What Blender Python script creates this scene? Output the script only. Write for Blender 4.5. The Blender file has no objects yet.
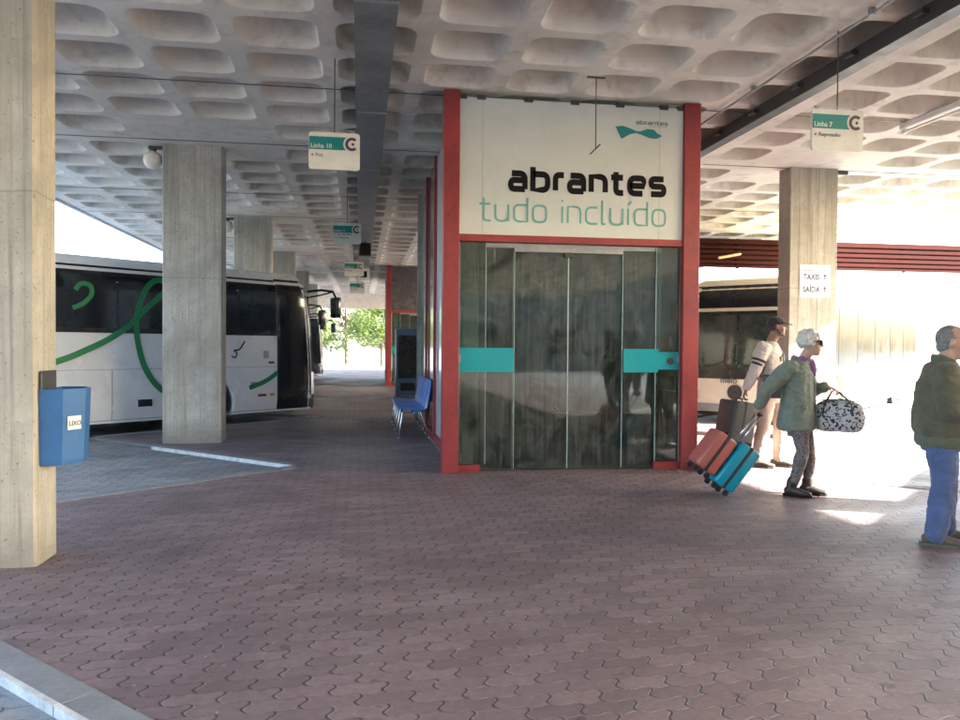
import bpy, bmesh, math, random
from mathutils import Vector, Matrix, noise
random.seed(7)
R = math.radians
PI = math.pi
sc = bpy.context.scene
COL = sc.collection

# ------------------------------------------------------------------ camera
YAW, PITCH, ROLL, EYE = R(8.86), R(-1.0), R(0.4), 1.45
f_ = Vector((math.sin(YAW)*math.cos(PITCH), math.cos(YAW)*math.cos(PITCH), math.sin(PITCH)))
r0 = Vector((math.cos(YAW), -math.sin(YAW), 0)); u0 = r0.cross(f_)
r_ = r0*math.cos(ROLL) + u0*math.sin(ROLL); u_ = -r0*math.sin(ROLL) + u0*math.cos(ROLL)
cam = bpy.data.cameras.new('camera'); camo = bpy.data.objects.new('camera', cam); COL.objects.link(camo)
camo.matrix_world = Matrix(((r_.x, u_.x, -f_.x, 0), (r_.y, u_.y, -f_.y, 0), (r_.z, u_.z, -f_.z, EYE), (0, 0, 0, 1)))
cam.sensor_width = 36; cam.lens = 770/960*36; cam.clip_end = 3000; cam.clip_start = .05
sc.camera = camo

# ------------------------------------------------------------------ sky, sun, exposure
SUN_AZ = math.atan2(.9, -.436)          # measured from +Y towards +X
SUN_EL = math.atan(.486)
w = bpy.data.worlds.new('World'); sc.world = w; w.use_nodes = True
nt = w.node_tree; nt.nodes.clear()
wo = nt.nodes.new('ShaderNodeOutputWorld'); bg = nt.nodes.new('ShaderNodeBackground'); sky = nt.nodes.new('ShaderNodeTexSky')
sky.sky_type = 'NISHITA'; sky.sun_disc = False; sky.sun_elevation = SUN_EL; sky.sun_rotation = SUN_AZ
sky.air_density = 1.0; sky.dust_density = 3.0; sky.ozone_density = 1.0
bg.inputs[1].default_value = .15
nt.links.new(sky.outputs[0], bg.inputs[0]); nt.links.new(bg.outputs[0], wo.inputs[0])
sl = bpy.data.lights.new('sun', 'SUN'); slo = bpy.data.objects.new('sun', sl); COL.objects.link(slo)
sl.energy = 5.0; sl.angle = R(.5); sl.color = (1, .95, .88)
sd = Vector((math.sin(SUN_AZ)*math.cos(SUN_EL), math.cos(SUN_AZ)*math.cos(SUN_EL), math.sin(SUN_EL)))
slo.rotation_euler = sd.to_track_quat('Z', 'Y').to_euler()
slo.location = (30, -20, 30)
sc.view_settings.view_transform = 'Standard'; sc.view_settings.look = 'None'
sc.view_settings.exposure = 3.8; sc.view_settings.gamma = 1; sc.view_settings.use_curve_mapping = False
sc.render.engine = 'CYCLES'
try:
    sc.cycles.max_bounces = 10; sc.cycles.diffuse_bounces = 6; sc.cycles.transparent_max_bounces = 16
    sc.cycles.use_denoising = True; sc.cycles.caustics_reflective = False; sc.cycles.caustics_refractive = False
    sc.cycles.sample_clamp_indirect = 8
except Exception: pass

# ------------------------------------------------------------------ object helpers
def tag(o, label=None, cat=None, group=None, kind=None):
    if label: o['label'] = label
    if cat: o['category'] = cat
    if group: o['group'] = group
    if kind: o['kind'] = kind
    return o
def empty(name, loc=(0, 0, 0), rz=0, label=None, cat=None, group=None):
    o = bpy.data.objects.new(name, None); COL.objects.link(o)
    o.location = loc; o.rotation_euler = (0, 0, rz); o.empty_display_size = .2
    return tag(o, label, cat, group)
def copy_tree(o, parent=None):
    c = o.copy(); COL.objects.link(c)
    if parent: c.parent = parent
    for ch in list(o.children): copy_tree(ch, c)
    return c

class MB:
    def __init__(s): s.v = []; s.f = []; s.mi = []; s.m = 0
    def add(s, vs, fs):
        b = len(s.v); s.v += [tuple(p) for p in vs]; s.f += [tuple(b+i for i in f) for f in fs]; s.mi += [s.m]*len(fs); return s
    def box(s, x0, x1, y0, y1, z0, z1, bev=0):
        if bev:
            return s.rbox(x0, x1, y0, y1, z0, z1, bev)
        v = [(x0,y0,z0),(x1,y0,z0),(x1,y1,z0),(x0,y1,z0),(x0,y0,z1),(x1,y0,z1),(x1,y1,z1),(x0,y1,z1)]
        return s.add(v, [(0,3,2,1),(4,5,6,7),(0,1,5,4),(1,2,6,5),(2,3,7,6),(3,0,4,7)])
    def rbox(s, x0, x1, y0, y1, z0, z1, b, M=None):
        bm = bmesh.new(); bmesh.ops.create_cube(bm, size=1)
        for q in bm.verts: q.co = Vector(((x0+x1)/2+q.co.x*(x1-x0), (y0+y1)/2+q.co.y*(y1-y0), (z0+z1)/2+q.co.z*(z1-z0)))
        bmesh.ops.bevel(bm, geom=bm.edges[:]+bm.verts[:], offset=b, segments=3, affect='EDGES', profile=.5)
        bm.verts.index_update()
        vs = [q.co.copy() for q in bm.verts]
        if M is not None: vs = [M @ q for q in vs]
        s.add(vs, [[q.index for q in f.verts] for f in bm.faces]); bm.free(); return s
    def prism(s, poly, z0, z1):
        n = len(poly)
        v = [(p[0], p[1], z0) for p in poly] + [(p[0], p[1], z1) for p in poly]
        return s.add(v, [tuple(reversed(range(n))), tuple(range(n, 2*n))] + [(i, (i+1) % n, n+(i+1) % n, n+i) for i in range(n)])
    def prism_y(s, poly, y0, y1):        # outline in x,z pushed along y
        n = len(poly)
        v = [(p[0], y0, p[1]) for p in poly] + [(p[0], y1, p[1]) for p in poly]
        return s.add(v, [tuple(range(n)), tuple(reversed(range(n, 2*n)))] + [((i+1) % n, i, n+i, n+(i+1) % n) for i in range(n)])
    def tube(s, pts, rad, n=10, hint=None, caps=True, ck=.75):
        """swept tube; rad = number, list of numbers or list of (ra, rb); hint = direction the ra axis leans to"""
        pts = [Vector(p) for p in pts]; k = len(pts)
        if not isinstance(rad, (list, tuple)): rad = [rad]*k
        rad = [(q, q) if not isinstance(q, (list, tuple)) else q for q in rad]
        tang = []
        for i in range(k):
            a = pts[max(i-1, 0)]; b = pts[min(i+1, k-1)]; t = (b-a)
            tang.append(t.normalized() if t.length > 1e-9 else Vector((0, 0, 1)))
        h = Vector(hint) if hint else (Vector((0, 0, 1)) if abs(tang[0].z) < .9 else Vector((1, 0, 0)))
        st = []
        ra, rb = rad[0]; m = min(ra, rb)
        if caps:
            st += [(pts[0]-tang[0]*m*ck, tang[0], ra*.45, rb*.45), (pts[0]-tang[0]*m*ck*.6, tang[0], ra*.8, rb*.8)]
        for p, t, q in zip(pts, tang, rad): st.append((p, t, q[0], q[1]))
        ra, rb = rad[-1]; m = min(ra, rb)
        if caps:
            st += [(pts[-1]+tang[-1]*m*ck*.6, tang[-1], ra*.8, rb*.8), (pts[-1]+tang[-1]*m*ck, tang[-1], ra*.45, rb*.45)]
        vs = []; last = h
        for p, t, a, b in st:
            x = last - t*last.dot(t)
            if x.length < 1e-4: x = t.orthogonal()
            x.normalize(); last = x if not hint else h; y = t.cross(x)
            for j in range(n):
                an = 2*PI*j/n; vs.append(p + x*(a*math.cos(an)) + y*(b*math.sin(an)))
        fs = []
        for i in range(len(st)-1):
            for j in range(n):
                fs.append((i*n+j, i*n+(j+1) % n, (i+1)*n+(j+1) % n, (i+1)*n+j))
        fs.append(tuple(reversed(range(n)))); fs.append(tuple(range((len(st)-1)*n, len(st)*n)))
        return s.add(vs, fs)
    def ball(s, c, r, n=12, m=8, M=None):
        if not isinstance(r, (tuple, list)): r = (r, r, r)
        vs = [(0, 0, 1)]
        for i in range(1, m):
            for j in range(n):
                a, b = PI*i/m, 2*PI*j/n; vs.append((math.sin(a)*math.cos(b), math.sin(a)*math.sin(b), math.cos(a)))
        vs.append((0, 0, -1)); fs = []
        for j in range(n): fs.append((0, 1+j, 1+(j+1) % n)); fs.append((len(vs)-1, 1+(m-2)*n+(j+1) % n, 1+(m-2)*n+j))
        for i in range(m-2):
            for j in range(n): fs.append((1+i*n+j, 1+(i+1)*n+j, 1+(i+1)*n+(j+1) % n, 1+i*n+(j+1) % n))
        out = []
        for q in vs:
            p = Vector((q[0]*r[0], q[1]*r[1], q[2]*r[2]))
            if M is not None: p = M @ p
            out.append(p + Vector(c))
        return s.add(out, fs)
    def ring(s, c, axis, r0, r1, h, n=28):   # annulus with thickness h along axis ('x','y','z')
        vs = []
        for j in range(n):
            a = 2*PI*j/n
            for rr, d in ((r0, 0), (r1, 0), (r1, h), (r0, h)):
                u, v = rr*math.cos(a), rr*math.sin(a)
                p = {'x': (d, u, v), 'y': (u, d, v), 'z': (u, v, d)}[axis]
                vs.append((c[0]+p[0], c[1]+p[1], c[2]+p[2]))
        fs = []
        for j in range(n):
            a, b = 4*j, 4*((j+1) % n)
            for q in range(4): fs.append((a+q, b+q, b+(q+1) % 4, a+(q+1) % 4))
        return s.add(vs, fs)
    def disc(s, c, axis, r, h, n=28):
        vs = []
        for d in (0, h):
            for j in range(n):
                a = 2*PI*j/n; u, v = r*math.cos(a), r*math.sin(a)
                p = {'x': (d, u, v), 'y': (u, d, v), 'z': (u, v, d)}[axis]
                vs.append((c[0]+p[0], c[1]+p[1], c[2]+p[2]))
        return s.add(vs, [tuple(range(n)), tuple(range(n, 2*n))] + [(j, (j+1) % n, n+(j+1) % n, n+j) for j in range(n)])
    def xform(s, M): s.v = [tuple(M @ Vector(p)) for p in s.v]; return s
    def build(s, name, mats, parent=None, smooth=False, auto=None, fix=True):
        me = bpy.data.meshes.new(name); me.from_pydata(s.v, [], s.f)
        if not isinstance(mats, (list, tuple)): mats = [mats]
        for m in mats: me.materials.append(m)
        if len(mats) > 1: me.polygons.foreach_set('material_index', s.mi)
        if fix:
            bm = bmesh.new(); bm.from_mesh(me); bmesh.ops.recalc_face_normals(bm, faces=bm.faces); bm.to_mesh(me); bm.free()
        if smooth or auto: me.polygons.foreach_set('use_smooth', [True]*len(me.polygons))
        if auto: me.set_sharp_from_angle(angle=R(auto))
        me.update()
        o = bpy.data.objects.new(name, me); COL.objects.link(o)
        if parent: o.parent = parent
        return o

def bake(o):
    """apply an object's modifiers to its mesh"""
    dg = bpy.context.evaluated_depsgraph_get(); dg.update()
    me = bpy.data.meshes.new_from_object(o.evaluated_get(dg)); o.modifiers.clear(); old = o.data; o.data = me
    bpy.data.meshes.remove(old); return o
def fused(mb, name, mat, voxel, parent=None, wrinkle=0, wscale=14, smooth=4):
    """one continuous skin out of overlapping closed shapes"""
    o = mb.build(name, mat, None, smooth=True)
    m = o.modifiers.new('remesh', 'REMESH'); m.mode = 'VOXEL'; m.voxel_size = voxel; m.use_smooth_shade = True
    if smooth:
        q = o.modifiers.new('smooth', 'SMOOTH'); q.iterations = smooth; q.factor = .5
    bake(o)
    if wrinkle:
        for v in o.data.vertices:
            p = v.co
            d = noise.noise(Vector((p.x*wscale, p.y*wscale, p.z*wscale*.55)))
            d2 = 1-abs(noise.noise(Vector((p.x*wscale*.6+9, p.y*wscale*.6, p.z*wscale*1.3+p.x*8))))*2
            v.co = p + v.normal*(d*wrinkle + d2*wrinkle*.6)
    o.data.polygons.foreach_set('use_smooth', [True]*len(o.data.polygons))
    if parent: o.parent = parent
    return o

# ------------------------------------------------------------------ materials
class G:
    def __init__(s, name):
        s.m = bpy.data.materials.new(name); s.m.use_nodes = True; s.t = s.m.node_tree; s.t.nodes.clear()
        s.out = s.n('ShaderNodeOutputMaterial')
    def n(s, kind, **kw):
        q = s.t.nodes.new(kind)
        for k, v in kw.items(): setattr(q, k, v)
        return q
    def l(s, a, b): s.t.links.new(a, b)
    def inp(s, node, key, val):
        if hasattr(val, 'is_output') or isinstance(val, bpy.types.NodeSocket): s.l(val, node.inputs[key])
        else: node.inputs[key].default_value = val
    def math(s, op, a, b=0, c=0):
        q = s.n('ShaderNodeMath', operation=op)
        for i, v in enumerate((a, b, c)): s.inp(q, i, v)
        return q.outputs[0]
    def noise(s, vec, scale, detail=4, rough=.55, dist=0):
        q = s.n('ShaderNodeTexNoise'); s.inp(q, 'Vector', vec); q.inputs['Scale'].default_value = scale
        q.inputs['Detail'].default_value = detail; q.inputs['Roughness'].default_value = rough; q.inputs['Distortion'].default_value = dist
        return q.outputs[0]
    def mapr(s, v, a, b, c, d):
        q = s.n('ShaderNodeMapRange'); s.inp(q, 0, v)
        for i, x in enumerate((a, b, c, d)): q.inputs[i+1].default_value = x
        return q.outputs[0]
    def mix(s, fac, a, b, mode='MIX'):
        q = s.n('ShaderNodeMix', data_type='RGBA', blend_type=mode)
        s.inp(q, 0, fac)
        for k, v in ((6, a), (7, b)):
            if isinstance(v, (tuple, list)): q.inputs[k].default_value = (*v[:3], 1)
            else: s.l(v, q.inputs[k])
        return q.outputs[2]
    def coord(s, scale=(1, 1, 1), kind='Object'):
        tc = s.n('ShaderNodeTexCoord'); mp = s.n('ShaderNodeMapping'); mp.inputs['Scale'].default_value = scale
        s.l(tc.outputs[kind], mp.inputs[0]); return mp.outputs[0]
    def world(s, scale=(1, 1, 1)):
        ge = s.n('ShaderNodeNewGeometry'); mp = s.n('ShaderNodeMapping'); mp.inputs['Scale'].default_value = scale
        s.l(ge.outputs['Position'], mp.inputs[0]); return mp.outputs[0]
    def pbr(s, color, rough=.6, metal=0, bump=None, bstr=.3, bdist=.01, **kw):
        p = s.n('ShaderNodeBsdfPrincipled')
        if isinstance(color, (tuple, list)): p.inputs['Base Color'].default_value = (*color[:3], 1)
        else: s.l(color, p.inputs['Base Color'])
        s.inp(p, 'Roughness', rough); s.inp(p, 'Metallic', metal)
        for k, v in kw.items(): s.inp(p, k.replace('_', ' '), v)
        if bump is not None:
            b = s.n('ShaderNodeBump'); b.inputs['Strength'].default_value = bstr; b.inputs['Distance'].default_value = bdist
            s.l(bump, b.inputs['Height']); s.l(b.outputs[0], p.inputs['Normal'])
        s.l(p.outputs[0], s.out.inputs[0]); s.p = p; return s.m

def plain(name, c, rough=.5, metal=0, var=.12, scale=6, bstr=.0, **kw):
    """base colour with soft uneven wear"""
    g = G(name); v = g.coord((1, 1, 1))
    n1 = g.noise(v, scale, 5, .6); n2 = g.noise(v, scale*9, 3)
    k = g.math('ADD', g.math('MULTIPLY', n1, .7), g.math('MULTIPLY', n2, .3))
    lo = tuple(x*(1-var*1.6) for x in c); hi = tuple(min(1, x*(1+var*1.2)) for x in c)
    colr = g.mix(g.mapr(k, .3, .7, 0, 1), lo, hi)
    ro = g.mapr(n1, .3, .7, max(.02, rough-.08), min(1, rough+.1))
    return g.pbr(colr, ro, metal, bump=n2 if bstr else None, bstr=bstr, bdist=.004, **kw)
def cloth(name, c, var=.24, bump=.55, weave=420):
    g = G(name); v = g.coord()
    n1 = g.noise(v, 7, 5, .6, .4); n2 = g.noise(v, weave, 2); n3 = g.noise(v, 26, 4, .6, .6)
    k = g.math('ADD', g.math('MULTIPLY', n1, .55), g.math('ADD', g.math('MULTIPLY', n3, .3), g.math('MULTIPLY', n2, .15)))
    colr = g.mix(g.mapr(k, .3, .7, 0, 1), tuple(x*(1-var*1.5) for x in c), tuple(min(1, x*(1+var*1.2)) for x in c))
    return g.pbr(colr, .9, 0, bump=g.math('ADD', g.math('MULTIPLY', n3, 1.0), g.math('MULTIPLY', n2, .2)), bstr=bump, bdist=.02, Sheen_Weight=.15)

def concrete_mat(name, base, streak=True, warm=(.30, .25, .17)):
    g = G(name); v = g.world()
    dk = lambda k: tuple(x*k for x in base)
    big = g.noise(v, 1.1, 6, .65, .8); fine = g.noise(v, 40, 4, .6); blot = g.noise(v, 4.5, 6, .7, 1.2)
    st = g.noise(g.world((9, 9, .35)), 1.0, 6, .7, .4); st2 = g.noise(g.world((26, 26, .6)), 1.0, 4, .65); drip = g.noise(g.world((5, 5, .22)), 1.0, 5, .7, .6)
    bx = g.n('ShaderNodeTexWave', wave_type='BANDS', bands_direction='X', wave_profile='SAW')
    g.inp(bx, 'Vector', v); bx.inputs['Scale'].default_value = .95; bx.inputs['Distortion'].default_value = .06; bx.inputs['Detail Scale'].default_value = 3
    joint = g.mapr(bx.outputs[1], .0, .035, 1, 0)
    c = g.mix(g.mapr(big, .32, .68, 0, 1), dk(.72), tuple(min(1, x*1.2) for x in base))
    c = g.mix(g.mapr(blot, .5, .72, 0, .5), c, dk(.62))
    sep = g.n('ShaderNodeSeparateXYZ'); g.l(v, sep.inputs[0])
    if streak:
        c = g.mix(g.mapr(st, .45, .70, 0, .8), c, warm)
        c = g.mix(g.mapr(drip, .52, .70, 0, .7), c, dk(.48))
        c = g.mix(g.mapr(st2, .54, .74, 0, .65), c, dk(.40))
        c = g.mix(g.math('MULTIPLY', joint, .55), c, dk(.35))
        low = g.mapr(g.math('ADD', sep.outputs[2], g.math('MULTIPLY', g.math('SUBTRACT', blot, .5), .5)), .02, .32, .75, 0)
        c = g.mix(low, c, dk(.42))
        pour = g.mapr(g.math('ABSOLUTE', g.math('SUBTRACT', g.math('ADD', sep.outputs[2], g.math('MULTIPLY', big, .05)), 2.45)), 0, .012, .55, 0)
        c = g.mix(pour, c, dk(.4))
    pit = g.mapr(g.noise(v, 42, 2, .5), .64, .72, 0, 1)
    c = g.mix(g.math('MULTIPLY', pit, .6), c, dk(.28))
    h = g.math('ADD', g.math('MULTIPLY', fine, .5), g.math('SUBTRACT', g.math('MULTIPLY', st, .8), g.math('ADD', g.math('MULTIPLY', joint, .7), pit)))
    return g.pbr(c, .88, 0, bump=h, bstr=.5, bdist=.015)

def paver_mat(name, c1, c2, mort_dark, mort_light, L=.222, Hh=.104, stain=.5):
    g = G(name); v = g.world()
    sp = g.n('ShaderNodeSeparateXYZ'); g.l(v, sp.inputs[0]); x, y = sp.outputs[0], sp.outputs[1]
    # S-shaped end joints and wavy long joints, as in interlocking pavers
    wx = g.math('MULTIPLY', g.math('SINE', g.math('MULTIPLY', y, 2*PI/Hh)), .0135)
    wy = g.math('MULTIPLY', g.math('PINGPONG', g.math('ADD', x, .015), L/4), .36)
    wob = g.math('MULTIPLY', g.math('SUBTRACT', g.noise(v, 1.7, 2), .5), .035)
    uu = g.math('ADD', g.math('ADD', x, wx), wob); vv = g.math('ADD', g.math('ADD', y, wy), wob)
    row = g.math('FLOOR', g.math('DIVIDE', vv, Hh)); fv = g.math('FRACT', g.math('ADD', g.math('DIVIDE', vv, Hh), 1000.0))
    us = g.math('ADD', g.math('DIVIDE', uu, L), g.math('MULTIPLY', g.math('FLOORED_MODULO', row, 2.0), .5))
    fu = g.math('FRACT', g.math('ADD', us, 1000.0)); cell = g.math('FLOOR', us)
    wn = g.n('ShaderNodeTexWhiteNoise', noise_dimensions='2D'); cx = g.n('ShaderNodeCombineXYZ'); g.l(cell, cx.inputs[0]); g.l(row, cx.inputs[1]); g.l(cx.outputs[0], wn.inputs['Vector'])
    rnd = wn.outputs[0]
    su = g.math('MULTIPLY', g.math('SUBTRACT', g.math('FRACT', g.math('ADD', us, 1000.5)), .5), L)      # signed distance to the end joint
    dv = g.math('MULTIPLY', g.math('MINIMUM', fv, g.math('SUBTRACT', 1.0, fv)), Hh)
    jit = g.math('MULTIPLY', g.noise(v, 45, 2), .006)
    endj = g.mapr(g.math('ABSOLUTE', g.math('ADD', su, .003)), .0035, .0075, 1, 0)
    endlit = g.math('MULTIPLY', g.mapr(g.math('ABSOLUTE', g.math('SUBTRACT', su, .007)), .002, .006, 1, 0), g.mapr(g.noise(v, 7, 4, .6), .45, .6, 0, 1))  # painted highlight along one side of each end joint, in sand tone
    lng = g.mapr(g.math('ADD', dv, g.math('MULTIPLY', jit, .6)), .0022, .0058, 1, 0)
    lngm = g.math('MULTIPLY', lng, g.mapr(g.noise(v, 11, 3, .6), .34, .58, .25, 1))
    fac = g.math('MAXIMUM', g.math('MULTIPLY', endj, .95), g.math('MULTIPLY', lngm, .75))
    fine = g.noise(v, 170, 3, .6); mid = g.noise(v, 22, 4, .6); big = g.noise(v, .55, 5, .62, .8); mos = g.noise(v, 5, 4, .6)
    c = g.mix(rnd, c1, c2)
    c = g.mix(g.mapr(mid, .35, .7, 0, .5), c, tuple(x_*.6 for x_ in c1))
    c = g.mix(g.mapr(fine, .45, .75, 0, .35), c, tuple(min(1, x_*1.7) for x_ in c2))
    c = g.mix(g.mapr(big, .46, .68, 0, stain), c, tuple(x_*.5 for x_ in c1))
    c = g.mix(g.mapr(g.noise(v, 1.3, 5, .6), .52, .72, 0, .35), c, tuple(min(1, x_*1.25) for x_ in (c2[0]*.9, c2[1], c2[2])))
    mc = g.mix(g.mapr(mos, .47, .60, 0, 1), mort_dark, mort_light)
    c = g.mix(g.math('MULTIPLY', lngm, .8), c, mc)
    c = g.mix(g.math('MULTIPLY', endj, .9), c, mort_dark); c = g.mix(g.math('MULTIPLY', endlit, .75), c, mort_light)
    spots = g.mapr(g.noise(v, 26, 2, .4), .745, .765, 0, .6)
    c = g.mix(spots, c, (.45, .44, .42))
    c = g.mix(g.mapr(g.noise(v, 6.5, 2, .4), .69, .72, 0, .6), c, tuple(x_*.35 for x_ in c1))
    c = g.mix(g.mapr(g.noise(g.world((.35, 1.6, 1)), 1.0, 5, .65, .8), .54, .72, 0, .45), c, tuple(x_*.55 for x_ in c1))
    h = g.math('SUBTRACT', g.math('ADD', g.math('MULTIPLY', fine, .12), g.math('ADD', g.math('MULTIPLY', mid, .12), g.math('MULTIPLY', rnd, .18))), g.math('MULTIPLY', fac, 1.0))
    ro = g.mapr(big, .3, .7, .42, .68)
    return g.pbr(c, ro, 0, bump=h, bstr=1.0, bdist=.012)

def glass_mat(name, tint=(.62, .74, .68), dirt=.15, rough=.03):
    g = G(name); v = g.world()
    tr = g.n('ShaderNodeBsdfTransparent'); tr.inputs[0].default_value = (*tint, 1)
    gl = g.n('ShaderNodeBsdfGlossy'); gl.inputs['Roughness'].default_value = rough
    df = g.n('ShaderNodeBsdfDiffuse'); df.inputs[0].default_value = (.30, .33, .30, 1)
    fr = g.n('ShaderNodeFresnel'); fr.inputs[0].default_value = 1.5
    m1 = g.n('ShaderNodeMixShader'); m2 = g.n('ShaderNodeMixShader')
    sm = g.math('ADD', g.math('MULTIPLY', g.noise(v, 3, 6, .7, 1.5), .6), g.math('MULTIPLY', g.noise(g.world((30, 30, 1.2)), 1, 4, .6), .4))
    g.l(g.mapr(sm, .42, .66, dirt*.15, dirt*1.9), m1.inputs[0]); g.l(tr.outputs[0], m1.inputs[1]); g.l(df.outputs[0], m1.inputs[2])
    g.l(fr.outputs[0], m2.inputs[0]); g.l(m1.outputs[0], m2.inputs[1]); g.l(gl.outputs[0], m2.inputs[2])
    g.l(m2.outputs[0], g.out.inputs[0]); return g.m

M = {}
M['conc'] = concrete_mat('column_concrete', (.375, .365, .325), warm=(.30, .275, .205))
M['ceil'] = concrete_mat('ceiling_concrete', (.56, .53, .49), streak=False)
def ceil_mat():
    g = G('painted_waffle'); v = g.world()
    big = g.noise(v, .5, 6, .62, .6); fine = g.noise(v, 30, 4); mid = g.noise(v, 3.5, 6, .65, .5)
    c = g.mix(g.mapr(big, .35, .68, 0, 1), (.58, .55, .48), (.78, .745, .665))
    c = g.mix(g.mapr(mid, .52, .72, 0, .6), c, (.40, .37, .31))
    c = g.mix(g.mapr(g.noise(v, 1.6, 6, .7, 1.4), .56, .70, 0, .5), c, (.34, .32, .28))
    return g, v, c, fine, mid
g, v, c, fine, mid = ceil_mat()
M['ceil'] = g.pbr(c, .8, 0, bump=g.math('ADD', g.math('MULTIPLY', fine, .4), mid), bstr=.18, bdist=.02)
M['paver'] = paver_mat('red_pavers', (.140, .099, .105), (.236, .174, .180), (.025, .022, .023), (.27, .245, .23))
M['greypaver'] = paver_mat('grey_pavers', (.22, .23, .245), (.31, .32, .335), (.045, .045, .042), (.12, .12, .112), L=.26, Hh=.13, stain=1.0)
M['asphalt'] = plain('asphalt', (.22, .215, .20), .85, 0, .3, 3, .4)
M['kerb'] = plain('kerb_stone', (.20, .205, .215), .8, 0, .2, 4, .4)
M['kerbw'] = plain('kerb_white', (.52, .53, .53), .75, 0, .28, 9, .3)
M['earth'] = plain('earth', (.14, .13, .07), .95, 0, .4, .6)
M['red'] = plain('red_metal', (.26, .028, .030), .5, 0, .26, 2.2, .15)
M['redslat'] = plain('red_slat', (.030, .009, .008), .95, 0, .15, 3, Specular_IOR_Level=.05)
M['steel'] = plain('galvanised', (.30, .31, .31), .5, .35, .2, 5)
M['tray'] = plain('tray_metal', (.20, .21, .215), .6, .2, .25, 2)
M['dark'] = plain('dark_metal', (.045, .045, .045), .5, .2, .2, 6)
M['chrome'] = plain('chrome', (.6, .6, .62), .2, 1, .05, 6)
M['signboard'] = plain('signboard', (.56, .60, .57), .4, 0, .05, 1.5)
M['black'] = plain('black_vinyl', (.011, .009, .011), .75, 0, .1, 4, Specular_IOR_Level=.15)
M['tealtext'] = plain('teal_vinyl', (.13, .37, .35), .45, 0, .06, 4)
M['teal'] = plain('teal_film', (.0, .30, .34), .35, 0, .06, 3)
M['signteal'] = plain('sign_teal', (.005, .20, .20), .4, 0, .08, 6)
M['white'] = plain('white_enamel', (.70, .71, .69), .4, 0, .06, 4)
M['signwhite'] = plain('sign_white', (.60, .62, .58), .45, 0, .08, 6)
M['paper'] = plain('paper', (.80, .80, .78), .8, 0, .03, 5)
M['maroon'] = plain('sign_maroon', (.07, .025, .05), .45, 0, .06, 5)
M['dotred'] = plain('dot_red', (.45, .06, .05), .5, 0, .05, 5)
M['greytext'] = plain('grey_text', (.10, .105, .11), .5, 0, .05, 5)
M['bluetext'] = plain('blue_text', (.045, .045, .12), .6, 0, .05, 5)
M['glass'] = glass_mat('dirty_glass')
M['edge'] = plain('glass_edge', (.35, .48, .43), .3, 0, .1, 8)
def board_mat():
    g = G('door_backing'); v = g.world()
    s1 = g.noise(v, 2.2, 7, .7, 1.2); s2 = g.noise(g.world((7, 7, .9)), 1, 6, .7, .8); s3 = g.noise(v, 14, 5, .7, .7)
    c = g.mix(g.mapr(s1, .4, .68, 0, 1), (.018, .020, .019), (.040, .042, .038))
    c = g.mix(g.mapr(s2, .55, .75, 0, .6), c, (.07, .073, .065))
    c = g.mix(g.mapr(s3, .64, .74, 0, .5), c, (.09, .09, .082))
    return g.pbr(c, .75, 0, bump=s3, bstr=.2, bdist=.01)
M['board'] = board_mat()
M['inner'] = plain('inner_wall', (.30, .31, .28), .8, 0, .3, 1.5)
M['wood'] = plain('bamboo_wood', (.42, .30, .16), .6, 0, .2, 20)
M['binblue'] = plain('bin_blue', (.025, .10, .25), .45, 0, .12, 5)
M['seatblue'] = plain('seat_blue', (.008, .19, .58), .35, 0, .06, 5)
M['globe'] = plain('globe_opal', (.74, .71, .62), .35, 0, .05, 6)
M['buswhite'] = plain('bus_white', (.72, .73, .74), .28, 0, .04, 1.2, Coat_Weight=.4)
M['busbounce'] = plain('bus_white_bounce', (.72, .66, .50), .3, 0, .04, 1.2, Coat_Weight=.4)  # white bus paint, tinted cream for light bounced onto its shaded front
M['busglass'] = plain('bus_glass', (.012, .014, .018), .06, 0, .1, 1.0)
M['busblack'] = plain('bus_black', (.012, .012, .016), .25, 0, .1, 2)
M['busgreen'] = plain('bus_green', (.012, .20, .07), .35, 0, .05, 3)
M['seam'] = plain('bus_seam', (.28, .29, .30), .6, 0, .05, 3)
M['lampred'] = plain('lamp_red', (.16, .015, .012), .25, 0, .05, 5)
M['lamporange'] = plain('lamp_orange', (.7, .25, .03), .25, 0, .05, 5)
M['lampclear'] = plain('lamp_clear', (.6, .62, .64), .12, .3, .05, 5)
M['rubber'] = plain('rubber', (.022, .022, .022), .85, 0, .2, 8)
M['hub'] = plain('wheel_hub', (.42, .42, .42), .4, .6, .15, 9)
M['bark'] = plain('bark', (.11, .085, .06), .95, 0, .3, 9, .5)
def leaf_mat(name, a, b):
    g = G(name); oi = g.n('ShaderNodeNewGeometry')
    n1 = g.noise(g.world(), 1.1, 3); n2 = g.noise(g.world(), 11, 2)
    c = g.mix(g.mapr(g.math('ADD', g.math('MULTIPLY', n1, .6), g.math('MULTIPLY', n2, .4)), .35, .65, 0, 1), a, b)
    p = g.pbr(c, .6, 0)
    g.p.inputs['Subsurface Weight'].default_value = 0
    tl = g.n('ShaderNodeBsdfTranslucent'); g.l(c, tl.inputs[0]); mx = g.n('ShaderNodeMixShader'); mx.inputs[0].default_value = .35
    g.l(g.p.outputs[0], mx.inputs[1]); g.l(tl.outputs[0], mx.inputs[2]); g.l(mx.outputs[0], g.out.inputs[0]); return p
M['leaf'] = leaf_mat('leaf_green', (.045, .085, .018), (.12, .17, .04))
M['leaf2'] = leaf_mat('leaf_olive', (.06, .08, .03), (.13, .15, .06))

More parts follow.
